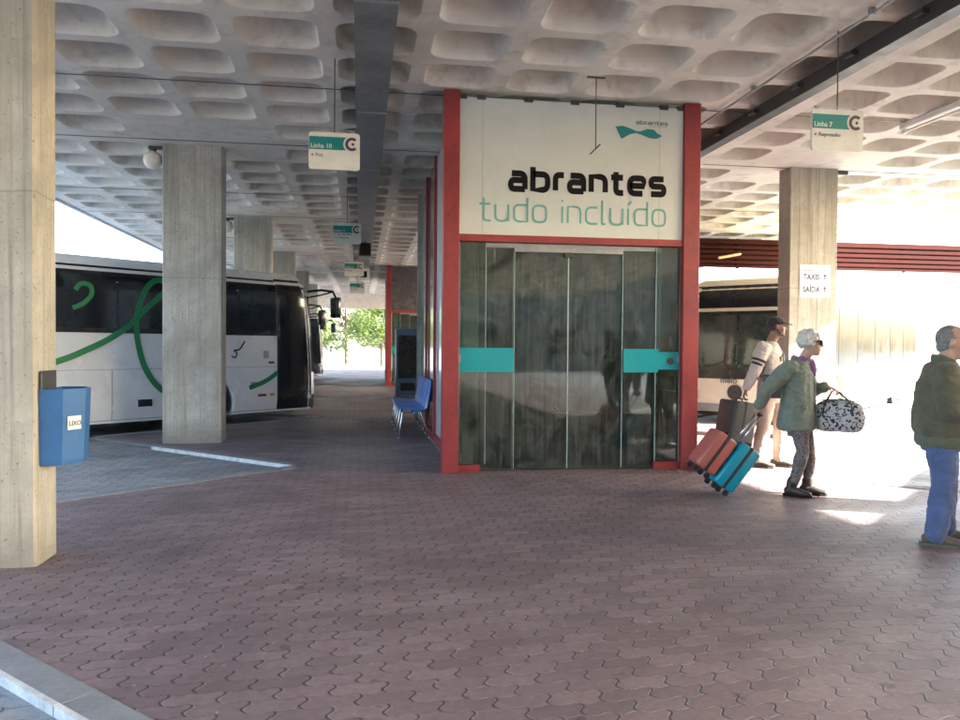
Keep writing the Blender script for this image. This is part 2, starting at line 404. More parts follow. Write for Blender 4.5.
# ------------------------------------------------------------------ lettering
def roundpath(pts, r, closed=False):
    out = []; n = len(pts)
    for i, p in enumerate(pts):
        p = Vector((p[0], p[1])); rr = pts[i][2] if len(pts[i]) > 2 else r
        if (not closed and i in (0, n-1)) or rr == 0: out.append(p); continue
        a = Vector(pts[i-1][:2]); b = Vector(pts[(i+1) % n][:2])
        da, db = (a-p), (b-p); q = min(rr, da.length*.5, db.length*.5)
        s, e = p+da.normalized()*q, p+db.normalized()*q
        for k in range(7):
            t = k/6; out.append(s*(1-t)**2 + p*2*t*(1-t) + e*t*t)
    res = [out[0]]
    for p in out[1:]:
        if (p-res[-1]).length > .004: res.append(p)
    if closed and (res[0]-res[-1]).length < .004: res.pop()
    return res
def stroke(mb, pts, wd, y, th, ox, oz, s, closed=False):
    """a flat bar following pts (x,z) of a letter; front face at y, thickness th"""
    n = len(pts); L = []; Rr = []
    for i, p in enumerate(pts):
        if closed: a, b = pts[i-1], pts[(i+1) % n]
        else: a, b = pts[max(i-1, 0)], pts[min(i+1, n-1)]
        t = (b-a).normalized(); nn = Vector((-t.y, t.x))
        if 0 < i < n-1 or closed:
            t1 = (p-a).normalized(); cs = max(.5, Vector((-t1.y, t1.x)).dot(nn))
        else: cs = 1
        L.append(p+nn*wd/2/cs); Rr.append(p-nn*wd/2/cs)
    vs = []
    for q in L: vs.append((ox+q.x*s, y, oz+q.y*s))
    for q in Rr: vs.append((ox+q.x*s, y, oz+q.y*s))
    for q in L: vs.append((ox+q.x*s, y+th, oz+q.y*s))
    for q in Rr: vs.append((ox+q.x*s, y+th, oz+q.y*s))
    fs = []
    for i in range(n if closed else n-1):
        j = (i+1) % n
        fs += [(i, j, n+j, n+i), (2*n+i, 3*n+i, 3*n+j, 2*n+j), (i, 2*n+i, 2*n+j, j), (n+i, n+j, 3*n+j, 3*n+i)]
    if not closed: fs += [(0, n, 3*n, 2*n), (n-1, 3*n-1, 4*n-1, 2*n-1)]
    mb.add(vs, fs)
GLY = {  # strokes on a unit x-height: (points, corner radius, closed), advance width
 'a': ([([(.05, 1), (.74, 1), (.74, 0)], .28, 0), ([(.74, .57), (0, .57), (0, 0), (.74, 0)], .26, 0)], .74),
 'b': ([([(0, 1.45), (0, 0, 0), (.78, 0), (.78, 1), (0, 1)], .3, 0)], .78),
 'r': ([([(0, 0), (0, 1), (.44, 1)], .3, 0)], .34),
 'n': ([([(0, 0), (0, 1, 0), (.76, 1), (.76, 0)], .32, 0)], .76),
 't': ([([(.16, 1.36), (.16, 0), (.56, 0)], .26, 0), ([(-.1, 1), (.54, 1)], 0, 0)], .5),
 'e': ([([(0, .5, 0), (.76, .5, 0), (.76, 1), (0, 1), (0, 0), (.70, 0)], .3, 0)], .76),
 's': ([([(.68, 1), (0, 1), (0, .51), (.70, .51), (.70, 0), (.0, 0)], .24, 0)], .68),
 'u': ([([(0, 1), (0, 0), (.76, 0), (.76, 1)], .32, 0), ([(.76, .3), (.76, 0)], 0, 0)], .76),
 'd': ([([(.78, 1.45), (.78, 0, 0), (0, 0), (0, 1), (.78, 1)], .3, 0)], .78),
 'o': ([([(0, 0), (.78, 0), (.78, 1), (0, 1)], .32, 1)], .78),
 'i': ([([(0, 0), (0, 1)], 0, 0), ([(0, 1.28), (0, 1.40)], 0, 0)], .0),
 '\u00ed': ([([(0, 0), (0, 1)], 0, 0), ([(0, 1.22), (.2, 1.48)], 0, 0)], .06),
 'c': ([([(.68, 1), (0, 1), (0, 0), (.68, 0)], .32, 0)], .64),
 'l': ([([(0, 1.45), (0, 0), (.2, 0)], .18, 0)], .16),
 ' ': ([], .28)}
def words(text, x0, x1, zb, xh, wd, y, th, name, mat, parent):
    adv = wd+.13 if wd > .2 else .34
    tot = sum(GLY[ch][1] for ch in text) + adv*(len(text)-1) + wd
    mb = MB(); sx = (x1-x0)/tot; x = wd/2; k = 0
    for ch in text:
        for pts, r, cl in GLY[ch][0]:
            pp = roundpath([(p[0], p[1]*(1-wd)+wd/2) + tuple(p[2:]) for p in pts], r, cl)
            t = MB(); stroke(t, pp, wd, 0, th, x, 0, 1, cl); k += 1
            for q in t.v: pass
            mb.add([(x0+q[0]*sx, y+q[1]-.0004*(k % 7), zb+q[2]*xh) for q in t.v], t.f)
        x += GLY[ch][1]+adv
    return mb.build(name, mat, parent)
def text_obj(txt, name, size, loc, rot, mat, parent=None, bold=0, ext=.001, align='LEFT', width=None):
    cu = bpy.data.curves.new(name, 'FONT'); cu.body = txt; cu.size = size; cu.extrude = ext; cu.offset = bold; cu.align_x = align
    cu.resolution_u = 3
    t = bpy.data.objects.new(name, cu); COL.objects.link(t)
    dg = bpy.context.evaluated_depsgraph_get(); dg.update()
    me = bpy.data.meshes.new_from_object(t.evaluated_get(dg)); bpy.data.objects.remove(t)
    if width:
        xs = [v.co.x for v in me.vertices]; k = width/(max(xs)-min(xs))
        for v in me.vertices: v.co.x *= k
    me.materials.clear(); me.materials.append(mat)
    o = bpy.data.objects.new(name, me); COL.objects.link(o); o.location = loc; o.rotation_euler = rot
    if parent: o.parent = parent
    return o
FACE = (PI/2, 0, 0)     # text standing up, read from -Y

# ------------------------------------------------------------------ ground, bays, platform
D = Vector((.743, .669)); NL = Vector((-.669, .743))
MB().box(-400, 400, -300, 500, -.5, -.09).build('ground', M['asphalt']); tag(bpy.data.objects['ground'], kind='structure')
def chain_left(k):
    q = Vector((0, 0)) if k else Vector((.40, -.56))
    return [Vector((-.82, 3.06+6.4*k))+q, Vector((-.82-3.46, 3.06+3.27+6.4*k))]
def chain_right(k): return [Vector((5.51, 7.67+6.4*k)), Vector((8.97, 4.40+6.4*k))]
left = []
for k in range(-6, 8): left += chain_left(k)
right = []
for k in range(-6, 7):
    a, b = chain_right(k); right += [b, a]
y0, y1 = -27.0, 47.0
poly = [(left[0].x, y0)] + [tuple(p) for p in left if y0 < p.y < y1] + [(left[-1].x, y1)]
poly += [(right[-1].x, y1)] + [tuple(p) for p in reversed(right) if y0 < p.y < y1] + [(right[0].x, y0)]
bm = bmesh.new()
vs = [bm.verts.new((p[0], p[1], 0)) for p in poly]; fc = bm.faces.new(vs)
ex = bmesh.ops.extrude_face_region(bm, geom=[fc]); 
for q in ex['geom']:
    if isinstance(q, bmesh.types.BMVert): q.co.z = -.062
bmesh.ops.triangulate(bm, faces=[f for f in bm.faces if len(f.verts) > 4]); bmesh.ops.recalc_face_normals(bm, faces=bm.faces)
me = bpy.data.meshes.new('platform_pavement'); bm.to_mesh(me); bm.free(); me.materials.append(M['paver'])
o = bpy.data.objects.new('platform_pavement', me); COL.objects.link(o); tag(o, kind='structure')
MB().box(-13, 19, -27, 47, -.085, -.034).build('bay_paving', M['greypaver']); tag(bpy.data.objects['bay_paving'], kind='structure')
# kerb stones along both saw-tooth edges
kb = MB()
def kerb_run(a, b, side, white):
    t = (b-a); L = t.length; t = t.normalized(); nrm = Vector((-t.y, t.x))*side      # nrm points into the platform
    n = max(1, round(L/1.0))
    for i in range(n):
        p = a+t*(L*i/n+.004); q = a+t*(L*(i+1)/n-.004)
        kb.m = 0
        kb.prism([tuple(p-nrm*.0), tuple(q-nrm*.0), tuple(q+nrm*.17), tuple(p+nrm*.17)], -.08, .006+.0015*(i % 2))
        if white:
            kb.m = 1
            if (p-a).length > 2.75 and a.x < 0 and b.x < a.x or (q-b).length > 2.75 and a.x < 0 and b.x > a.x: continue
            e = .018
            kb.prism([tuple(p-nrm*.010), tuple(q-nrm*.010), tuple(q+nrm*e), tuple(p+nrm*e)], -.08, .010)
for ch, sd_ in ((left, -1), (right, 1)):
    for i in range(len(ch)-1):
        a, b = ch[i], ch[i+1]
        if not (-8 < a.y < 46): continue
        nose = (b-a).normalized().dot(D) < .5 and (b-a).normalized().dot(D) > -.5
        kerb_run(a, b, sd_, nose)
tag(kb.build('kerb', [M['kerb'], M['kerbw']]), kind='structure')

# ------------------------------------------------------------------ canopy with waffle ceiling
C = 4.36
XL, XR = -6.0, 12.02
roof = empty('canopy_roof', (2.85, 15, C), 0, 'wide concrete canopy with white waffle ceiling over the bus platforms', 'canopy')
OFF = Vector((2.85, 15, C))
def cell_loops(x0, x1, y0, y1):
    """outlines of a coffer: straight lip, rounded flank, flat crown"""
    res = []
    for ins, z, r in ((0, 0, .165), (.014, .018, .17), (.048, .15, .18), (.09, .28, .19), (.14, .36, .19), (.22, .39, .13)):
        a, b, c, d = x0+ins, x1-ins, y0+ins, y1-ins; pts = []
        for cx, cy, st in ((b-r, d-r, 0), (a+r, d-r, 90), (a+r, c+r, 180), (b-r, c+r, 270)):
            for k in range(6):
                an = R(st+90*k/5); pts.append((cx+r*math.cos(an), cy+r*math.sin(an), z))
        res.append(pts)
    return res
wf = MB()
rows = []
yb = 5.325-6.4*5; Y0 = yb  # roof carried two bays further back, added to block light behind the viewer
for m in range(-5, 7):
    for j in range(6, -1, -1):
        F = 11.2-.85*j+6.4*m
        rows.append((F-.775, F+.075, F-.70, F, j, m))
    rows.append((11.275+6.4*m, 11.725+6.4*m, None, None, None, m))
rows = [q for q in rows if q[0] < 43.3]
Y1 = rows[-1][1]
cols = [(-.32+.915*k, -.32+.915*(k+1), -.24+.915*k, -.24+.915*k+.755, k) for k in range(-6, 13)]
def flat(x0, x1, y0, y1): wf.add([(x0-OFF.x, y0-OFF.y, 0), (x1-OFF.x, y0-OFF.y, 0), (x1-OFF.x, y1-OFF.y, 0), (x0-OFF.x, y1-OFF.y, 0)], [(0, 3, 2, 1)])
flat(XL, cols[0][0], Y0, Y1); flat(cols[-1][1], XR, Y0, Y1)
for (ya, yb_, c0, c1, j, m) in rows:
    for (xa, xb, a, b, k) in cols:
        solid = c0 is None or (k in (-3, -2, 7, 8) and j in (0, 6))
        if solid: flat(xa, xb, ya, yb_); continue
        lp = cell_loops(a, b, c0, c1); n = 24
        vs = []
        for i in range(n):          # outer square point for each lip point
            q = i//6
            corner = ((xb, yb_), (xa, yb_), (xa, ya), (xb, ya))[q]; kk = i % 6
            px, py = lp[0][i][0], lp[0][i][1]
            if q in (0, 2): e = (corner[0], py) if kk < 2 else ((px, corner[1]) if kk > 3 else corner)
            else: e = (px, corner[1]) if kk < 2 else ((corner[0], py) if kk > 3 else corner)
            vs.append((e[0]-OFF.x, e[1]-OFF.y, 0))
        for L_ in lp: vs += [(p[0]-OFF.x, p[1]-OFF.y, p[2]) for p in L_]
        fs = []
        for li in range(len(lp)):
            for i in range(n): fs.append((li*n+i, li*n+(i+1) % n, (li+1)*n+(i+1) % n, (li+1)*n+i))
        fs.append(tuple(len(lp)*n+i for i in range(n)))
        wf.add(vs, fs)
wo_ = wf.build('waffle_ceiling', M['ceil'], roof, auto=35, fix=False)
sb = MB(); x0, x1, a, b = XL-OFF.x, XR-OFF.x, Y0-OFF.y, Y1-OFF.y
sb.box(x0-.12, x0-.002, a, b, -.02, .55).box(x1+.002, x1+.12, a, b, -.02, .55).box(x0-.12, x1+.12, a-.12, a-.002, -.02, .55)
sb.box(x0-.12, x1+.12, a-.12, b, .552, .60)
sb.build('roof_slab', M['conc'], roof)
MB().box(x0-.12, x1+.12, b+.002, b+.3, -.82, .56).build('end_fascia', M['ceil'], roof)
# joint lines between roof pours (thin sealed seams, slightly proud)
jm = MB()
for yy in (8.94, 11.55, 15.34, 18.0, 21.74):
    jm.box(x0+.02, x1-.02, yy-OFF.y-.009, yy-OFF.y+.009, -.006, -.001)
jm.build('joint_seal', M['dark'], roof)

# ------------------------------------------------------------------ columns
def column(x, y, label):
    b = MB(); ch = .018
    hw, hd = .42, .175
    pl = [(-hw+ch, -hd), (hw-ch, -hd), (hw, -hd+ch), (hw, hd-ch), (hw-ch, hd), (-hw+ch, hd), (-hw, hd-ch), (-hw, -hd+ch)]
    b.prism(pl, -.0, C-.001)
    o = b.build('concrete_column', M['conc']); o.location = (x, y, 0)
    tag(o, label, 'column', 'board-formed concrete columns of the canopy'); return o
column(-2.49, 5.53, 'nearest concrete column at the left edge carrying the blue bin')
column(-2.43, 11.98, 'concrete column standing in front of the white coach with green loop')
for i, nm in enumerate(['concrete column just behind the coach windscreen, third of the left row', 'small far concrete column, fourth of the left row',
                        'tiny far concrete column, fifth of the left row', 'tiny far concrete column, sixth of the left row']):
    column(-2.43, 18.38+6.4*i, nm)
column(7.21, 11.63, 'sunlit concrete column carrying the taxi notice, right of the kiosk')
column(7.21, 5.23, 'concrete column beyond the right frame edge beside the man in the olive jacket')
column(7.21, 18.03, 'concrete column behind the star-emblem bus on the right')

# ------------------------------------------------------------------ cable trays, rod, lamps
t = empty('cable_tray', (.12, 14, 4.36), 0, 'long grey cable tray under the ceiling left of the kiosk', 'cable tray', 'cable trays under the canopy')
b = MB(); b.box(-.18, .18, -26, 20, -.13, -.012); b.build('tray_body', M['tray'], t)
b = MB()
for yy in range(-14, 20, 3): MB().box(-.185, .185, yy+.3, yy+.34, -.136, -.004).build('hanger', M['steel'], t)
t = empty('cable_tray', (4.72, 14, 4.36), 0, 'dark steel channel with clips and conduit under the ceiling right of the kiosk', 'cable tray', 'cable trays under the canopy')
b = MB(); b.box(-.03, .0, -26, 22, -.16, -.01).box(-.03, .12, -26, 22, -.168, -.161).box(.12, .145, -26, 22, -.15, -.01)
b.build('channel', M['dark'], t)
b = MB(); b.box(.15, .55, -26, 22, -.045, -.006); b.build('cover_board', M['ceil'], t)
b = MB()
for i in range(-10, 14): MB().box(-.10, -.031, i*.93+.2, i*.93+.32, -.10, -.055).build('clip', M['dark'], t)
b = MB(); b.tube([(-.42, -26, -.05), (-.42, 22, -.05)], .014, 8)
for i in range(-20, 20, 2): b.box(-.44, -.40, i, i+.05, -.062, -.003)
b.build('conduit', M['steel'], t)
t = empty('hanging_rod', (2.5, 8.05, 4.36), 0, 'bare thin hanging rod with a short slanted bracket in front of the kiosk sign', 'rod')
b = MB(); b.tube([(0, 0, -.012), (0, 0, -.76)], .006, 6); b.build('rod', M['dark'], t)
b = MB(); b.box(-.10, .10, -.015, .015, -.012, -.002); b.build('ceiling_plate', M['dark'], t)
b = MB(); b.tube([(-.06, 0, -.83), (.05, 0, -.72)], .007, 6); b.build('bracket', M['dark'], t)
def globe(x, y, label, whole=True):
    t = empty('globe_lamp', (x, y, C), 0, label, 'lamp', 'globe lamps on the columns')
    b = MB(); b.box(-.06, .18, -.03, .03, -.045, -.002, .006); b.build('bracket', M['dark'], t)
    if whole:
        b = MB(); b.ball((0, 0, -.20), .135, 20, 14); b.build('globe', M['globe'], t, smooth=True)
        b = MB(); b.tube([(0, 0, -.046), (0, 0, -.075)], .05, 12, caps=False); b.build('cap', M['dark'], t)
globe(-3.02, 11.98, 'opal globe lamp on the column in front of the white coach')
globe(-3.02, 18.38, 'small opal globe lamp on the third column of the left row')
globe(-3.02, 24.78, 'tiny opal globe lamp on the fourth column of the left row')
t = empty('globe_lamp', (7.80, 11.6, C), PI, 'empty dark lamp bracket without its globe on the taxi notice column', 'lamp', 'globe lamps on the columns')
b = MB(); b.box(-.08, .17, -.03, .03, -.06, -.002, .006); b.build('bracket', M['dark'], t)
def batten(x, y, label):
    t = empty('tube_lamp', (x, y, C), 0, label, 'lamp', 'fluorescent battens on the ceiling')
    b = MB(); b.box(-.05, .05, -.75, .75, -.075, -.003, .008); b.build('housing', M['white'], t)
    b = MB(); b.tube([(0, -.68, -.105), (0, .68, -.105)], .019, 10); b.build('tube', M['globe'], t, smooth=True)
    MB().box(-.02, .02, -.74, -.69, -.13, -.076).build('holder', M['white'], t); MB().box(-.02, .02, .69, .74, -.13, -.076).build('holder', M['white'], t)
batten(6.92, 8.3, 'white fluorescent batten on the ceiling right of the Linha 7 sign')
batten(5.6, 14.6, 'small white fluorescent batten beyond the sunlit column')
t = empty('speaker_box', (.12, 20.6, 4.22), 0, 'small black loudspeaker box hung under the grey cable tray', 'loudspeaker')
b = MB(); b.box(-.16, .16, -.15, .15, -.42, -.06, .015); b.build('cabinet', M['dark'], t)
b = MB(); b.box(-.13, .13, -.157, -.151, -.39, -.09); b.build('grille', M['black'], t)
b = MB(); b.box(-.03, .03, -.03, .03, -.06, .008); b.build('bracket', M['steel'], t)
t = empty('speaker_box', (.12, 27.5, 4.22), 0, 'small pale box hung under the far end of the grey cable tray', 'loudspeaker')
b = MB(); b.box(-.2, .2, -.2, .2, -.5, -.06, .015); b.build('cabinet', M['white'], t)
b = MB(); b.box(-.11, .11, -.207, -.201, -.38, -.16); b.build('grille', M['black'], t)
b = MB(); b.box(-.03, .03, -.03, .03, -.06, .008); b.build('bracket', M['steel'], t)

# ------------------------------------------------------------------ hanging line signs
def line_sign(x, y, z, num, dest, label, wd=.51, ht=.375):
    t = empty('line_sign', (x, y, z), 0, label, 'sign', 'hanging bus line signs')
    b = MB(); r = .03; pl = []
    for cx, cz, st in ((wd-r, ht-r, 0), (r, ht-r, 90), (r, r, 180), (wd-r, r, 270)):
        for k in range(5): an = R(st+90*k/4); pl.append((cx+r*math.cos(an), cz+r*math.sin(an)))
    b.prism_y(pl, -.012, .012); b.build('sign_panel', M['signwhite'], t)
    b = MB(); b.box(.005, wd-.115, -.0155, -.0125, ht-.175, ht-.045); b.build('header_band', M['signteal'], t)
    b = MB(); b.disc((wd-.085, -.0185, ht-.113), 'y', .082, .002); b.build('emblem_disc', M['signwhite'], t)
    b = MB()
    n = 26; vs = []; fs = []
    for j in range(n+1):
        an = R(48+264*j/n)
        for rr in (.040, .068):
            for dy in (-.0215, -.019): vs.append((wd-.080+rr*math.cos(an), dy, ht-.113+rr*math.sin(an)))
    for j in range(n):
        a = 4*j; e = a+4
        fs += [(a, a+2, e+2, e), (a+1, e+1, e+3, a+3), (a, e, e+1, a+1), (a+2, a+3, e+3, e+2)]
    fs += [(0, 1, 3, 2), (4*n, 4*n+2, 4*n+3, 4*n+1)]
    b.add(vs, fs); b.build('emblem_letter', M['maroon'], t)
    b = MB(); b.disc((wd-.070, -.0215, ht-.113), 'y', .014, .002, 14); b.build('emblem_dot', M['maroon'], t)
    text_obj(num, 'line_name', .062, (.018, -.0162, ht-.158), FACE, M['signwhite'], t, .0012)
    for i, dtx in enumerate(dest):
        zz = .13-i*.065 if len(dest) == 1 else .155-i*.06
        b = MB(); b.disc((.035, -.0145, zz+.015), 'y', .011, .002, 14); b.build('bullet', M['dotred'], t)
        text_obj(dtx, 'destination', .052, (.065, -.0135, zz), FACE, M['greytext'], t, .0006)
    b = MB(); b.tube([(wd*.5, 0, ht-.005), (wd*.5, 0, C-z-.003)], .006, 6); b.build('suspension_rod', M['dark'], t)
    b = MB(); b.box(.04, .07, -.008, .008, ht, ht+.02).box(wd-.09, wd-.06, -.008, .008, ht, ht+.02); b.box(.03, wd-.05, -.006, .006, ht+.02, ht+.03); b.build('hanger_clip', M['steel'], t)
    return t
line_sign(-.52, 8.0, 3.235, 'Linha 10', ['Foz'], 'nearest hanging white line sign reading Linha 10, left of the kiosk')
line_sign(-.50, 14.4, 3.32, 'Linha 11', ['Vale das M\u00f3s', 'S. Facundo'], 'second hanging line sign reading Linha 11 with two destinations')
line_sign(-.42, 20.8, 3.30, 'Linha 12', ['Alvega'], 'third small hanging line sign far down the platform')
line_sign(-.36, 27.2, 3.28, 'Linha 13', ['Tramagal'], 'fourth tiny hanging line sign far down the platform')
line_sign(4.05, 6.5, 3.26, 'Linha 7', ['Repress\u00e3o'], 'hanging white line sign reading Linha 7, right of the kiosk')

# ------------------------------------------------------------------ kiosk
KX0, KX1, KY0, KY1 = .93, 4.0, 8.70, 14.9
kiosk = empty('kiosk', (KX0, KY0, 0), 0, 'red-framed glass kiosk with large white sign over its closed doors', 'kiosk')
W_, L_ = KX1-KX0, KY1-KY0
KT = C-.004
def kb_(name, mat, *boxes, bev=0, parent=kiosk, auto=None):
    b = MB()
    for q in boxes: b.box(*q, bev)
    return b.build(name, mat, parent, auto=auto)
kb_('corner_post', M['red'], (0, .18, 0, .2, 0, KT), bev=.006)
kb_('corner_post', M['red'], (W_-.2, W_, 0, .2, 0, KT), bev=.006)
kb_('corner_post', M['red'], (.17, .29, L_-.12, L_, 0, KT), bev=.006)
kb_('corner_post', M['red'], (W_-.14, W_, L_-.14, L_, 0, KT), bev=.006)
kb_('transom', M['red'], (.182, W_-.202, .02, .16, 2.655, 2.735), bev=.004)
kb_('base_rail', M['red'], (.182, .44, .05, .13, .0, .085), (W_-.52, W_-.202, .05, .13, .0, .085), bev=.004)
board = kb_('sign_panel', M['signboard'], (.184, W_-.204, .045, .075, 2.737, KT-.06))
kb_('sign_seam', M['seam'], (.445, .449, .0435, .0452, 2.74, KT-.07), (W_-.50, W_-.497, .0435, .0452, 2.74, KT-.07), parent=board)
kb_('bracket', M['dark'], *[(x-.05, x+.05, .03, .09, KT-.085, KT-.035) for x in (.21, .43, .98, 1.53, 2.08, 2.62, 2.84)], parent=board)
YT = .041
words('abrantes', 1.675-KX0, 3.587-KX0, 3.235, .25, .285, YT, .003, 'lettering', M['black'], board)
words('tudo inclu\u00eddo', 1.351-KX0, 3.591-KX0, 2.885, .215, .115, YT, .003, 'lettering', M['tealtext'], board)
words('abrantes', 3.205-KX0, 3.602-KX0, 4.085, .038, .16, YT, .003, 'lettering', M['greytext'], board)
kb_('lettering', M['tealtext'], (3.38-KX0, 3.60-KX0, YT, YT+.003, 4.066, 4.070), parent=board)
lg = MB()
def lpt(px, pz): return (2.955-KX0+px*.578, 4.055-pz*.15)
lg.prism_y([lpt(0, .05), lpt(.16, -.02), lpt(.34, .18), lpt(.44, .32), lpt(.44, .48), lpt(.30, .62), lpt(.13, 1.0)], YT, YT+.003)
lg.prism_y([lpt(.445, .32), lpt(.52, .36), lpt(.68, .12), lpt(.82, .16), lpt(.90, .46), lpt(1.0, .62), lpt(.88, .86), lpt(.74, .84), lpt(.54, .58), lpt(.445, .50)], YT, YT+.003)
lg.build('emblem', M['signteal'], board)
# glazing of the front: fixed side lights, outer and sliding leaves
def pane(name, x0, x1, z0, z1, y, edges=True, parent=kiosk, th=.01):
    p = kb_(name, M['glass'], (x0, x1, y, y+th, z0, z1), parent=parent)
    if edges:
        kb_('glass_edge', M['edge'], (x0-.007, x0-.0005, y-.001, y+th+.001, z0, z1), (x1+.0005, x1+.007, y-.001, y+th+.001, z0, z1), parent=p)
    return p
pane('side_light', .19, .50, .09, 2.65, .085)
pane('side_light', W_-.50, W_-.21, .09, 2.65, .085)
pane('fixed_leaf', .42, .84, .015, 2.60, .105)
pane('fixed_leaf', 2.16, 2.63, .015, 2.60, .105)
d1 = pane('door_leaf', .835, 1.488, .015, 2.555, .13)
d2 = pane('door_leaf', 1.502, 2.157, .015, 2.555, .13)
kb_('door_header', M['steel'], (.42, 2.64, .10, .16, 2.602, 2.652), (.84, 2.155, .095, .17, 2.557, 2.60))
kb_('door_sensor', M['dark'], (1.44, 1.54, .085, .10, 2.50, 2.56), bev=.006)
kb_('teal_band', M['teal'], (.20, .835, .079, .083, 1.155, 1.435))
kb_('teal_band', M['teal'], (2.165, 2.60, .079, .083, 1.155, 1.435))
kb_('teal_band', M['teal'], (2.60, W_-.215, .0792, .0832, 1.19, 1.40))
kb_('lock', M['steel'], (.184, .215, .06, .10, 1.27, 1.36), (W_-.235, W_-.204, .06, .10, 1.27, 1.36), bev=.004)
lk = MB(); lk.disc((W_-.32, .07, 1.29), 'y', .045, .01, 18); lk.build('lock_plate', M['dark'], kiosk)
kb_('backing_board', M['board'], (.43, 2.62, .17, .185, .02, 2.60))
# a wooden bar wedged across the inside of the doors
wb = MB(); wb.tube([(1.42, .159, .655), (1.92, .159, .675)], .017, 8); wb.tube([(2.2, .159, .668), (2.5, .159, .67)], .012, 8)
for a in (-50, -25, 0, 25, 50): wb.tube([(1.42, .159, .66), (1.42-.09*math.cos(R(a)), .159, .66+.09*math.sin(R(a)))], .010, 6)
wb.build('door_bar', M['wood'], kiosk, smooth=True)
# interior
kb_('floor_slab', M['steel'], (.15, W_-.15, .21, L_-.15, .002, .012))
kb_('back_wall', M['inner'], (.15, W_-.15, L_-.13, L_-.08, 0, KT))
# left flank: posts, printed and pale panels
def poster_mat(name, cols, sc_):
    g = G(name); v = g.coord((1, 1, 1))
    vo = g.n('ShaderNodeTexVoronoi'); g.inp(vo, 'Vector', v); vo.inputs['Scale'].default_value = sc_
    n = g.noise(v, 3.5, 6, .7, 2.0)
    c = g.mix(g.mapr(n, .35, .65, 0, 1), cols[0], cols[1]); c = g.mix(g.mapr(vo.outputs['Distance'], .2, .6, .8, 0), c, cols[2])
    return g.pbr(c, .12, 0)
M['poster'] = poster_mat('printed_panel', ((.03, .035, .04), (.42, .44, .45), (.12, .13, .15)), 2.2)
M['poster2'] = poster_mat('pale_panel', ((.45, .52, .58), (.60, .66, .70), (.50, .55, .60)), 1.1)
M['poster3'] = poster_mat('dark_panel', ((.06, .06, .07), (.16, .15, .15), (.10, .09, .10)), 1.6)
edges = [.2, 1.62, 3.1, 4.6, L_-.14]
for i in range(4):
    a, e = edges[i], edges[i+1]
    if i: kb_('mullion', M['red'], (.18, .222, a-.025, a+.025, 0, KT), bev=.005)
    kb_('flank_panel', M[('poster', 'poster2', 'poster3', 'poster')[i]], (.225, .25, a+.002, e-.002, .11, KT-.01))
    kb_('flank_rail', M['red'], (.19, .26, a+.052, e-.052, 0, .105), bev=.004)
    if i: kb_('mullion', M['red'], (W_-.10, W_, a-.05, a+.05, 0, KT), bev=.005)
    kb_('flank_rail', M['red'], (W_-.09, W_, a+.052, e-.052, 0, .9), bev=.004)
    kb_('flank_glass', M['glass'], (W_-.055, W_-.045, a+.052, e-.052, .902, KT-.01))
k2 = copy_tree(kiosk); k2.location = (KX0, KY0+19.2, 0)
for ch in list(k2.children):
    if ch.name.startswith('sign_panel'):
        for gc in list(ch.children): bpy.data.objects.remove(gc)
        bpy.data.objects.remove(ch)
MB().box(.184, W_-.204, .045, .075, 2.737, KT-.06).build('upper_panel', M['poster3'], k2)
tag(k2, 'second red-framed kiosk far down the platform behind the first', 'kiosk')

# vending machines between the kiosks
def vending(x, y, mat, label):
    t = empty('vending_machine', (x, y, 0), 0, label, 'vending machine')
    b = MB(); b.box(-.42, .42, 0, .8, .06, 1.93, .015); b.build('cabinet', mat, t)
    b = MB(); b.box(-.36, .14, -.012, -.001, .55, 1.75, .004); b.build('window', M['busglass'], t)
    b = MB(); b.box(.2, .36, -.01, -.001, 1.0, 1.5, .004); b.build('keypad', M['dark'], t)
    b = MB(); b.box(-.3, .1, -.01, -.001, .2, .42, .004); b.build('flap', M['black'], t)
    b = MB()
    for q in (-.36, .36):
        for s in (.06, .74): MB().tube([(q, s, .018), (q, s, .04)], .025, 8).build('foot', M['dark'], t)
vending(1.42, 21.6, plain('vend_blue', (.02, .05, .12), .4), 'dark blue vending machine beyond the blue seats')
vending(2.35, 21.6, plain('vend_red', (.22, .03, .025), .4), 'dark red vending machine beyond the blue seats')

# ------------------------------------------------------------------ row of blue seats
bench = empty('seat_row', (.84, 12.0, 0), 0, 'row of blue plastic seats on chrome legs against the kiosk flank', 'seats')
def seat_shell(y):
    prof = [(-.26, .455), (-.24, .47), (-.1, .452), (.06, .44), (.16, .445), (.20, .47), (.235, .56), (.265, .72), (.285, .88), (.288, .895)]
    b = MB(); n = len(prof); ny = 7; vs = []
    for th in (0, -.014):
        for (x, z) in prof:
            for j in range(ny):
                v = -1+2*j/(ny-1); dz = .018*v*v; vs.append((x+(.0 if z < .5 else -.022*v*v)-th*.3, y+v*.235, z+dz+th))
    fs = []
    for i in range(n-1):
        for j in range(ny-1):
            a = i*ny+j; fs.append((a, a+1, a+ny+1, a+ny)); k = n*ny+a; fs.append((k, k+ny, k+ny+1, k+1))
    N = n*ny
    for i in range(n-1):
        for j in (0, ny-1): a = i*ny+j; fs.append((a, a+ny, N+a+ny, N+a))
    for j in range(ny-1):
        for i in (0, n-1): a = i*ny+j; fs.append((a, a+1, N+a+1, N+a))
    b.add(vs, fs); return b.build('seat', M['seatblue'], bench, auto=40)
for i in range(5): seat_shell(.26+.54*i)
b = MB(); b.tube([(0, -.02, .415), (0, 2.70, .415)], .02, 8); b.tube([(-.18, -.02, .42), (-.18, 2.70, .42)], .014, 8); b.build('beam', M['chrome'], bench, smooth=True)
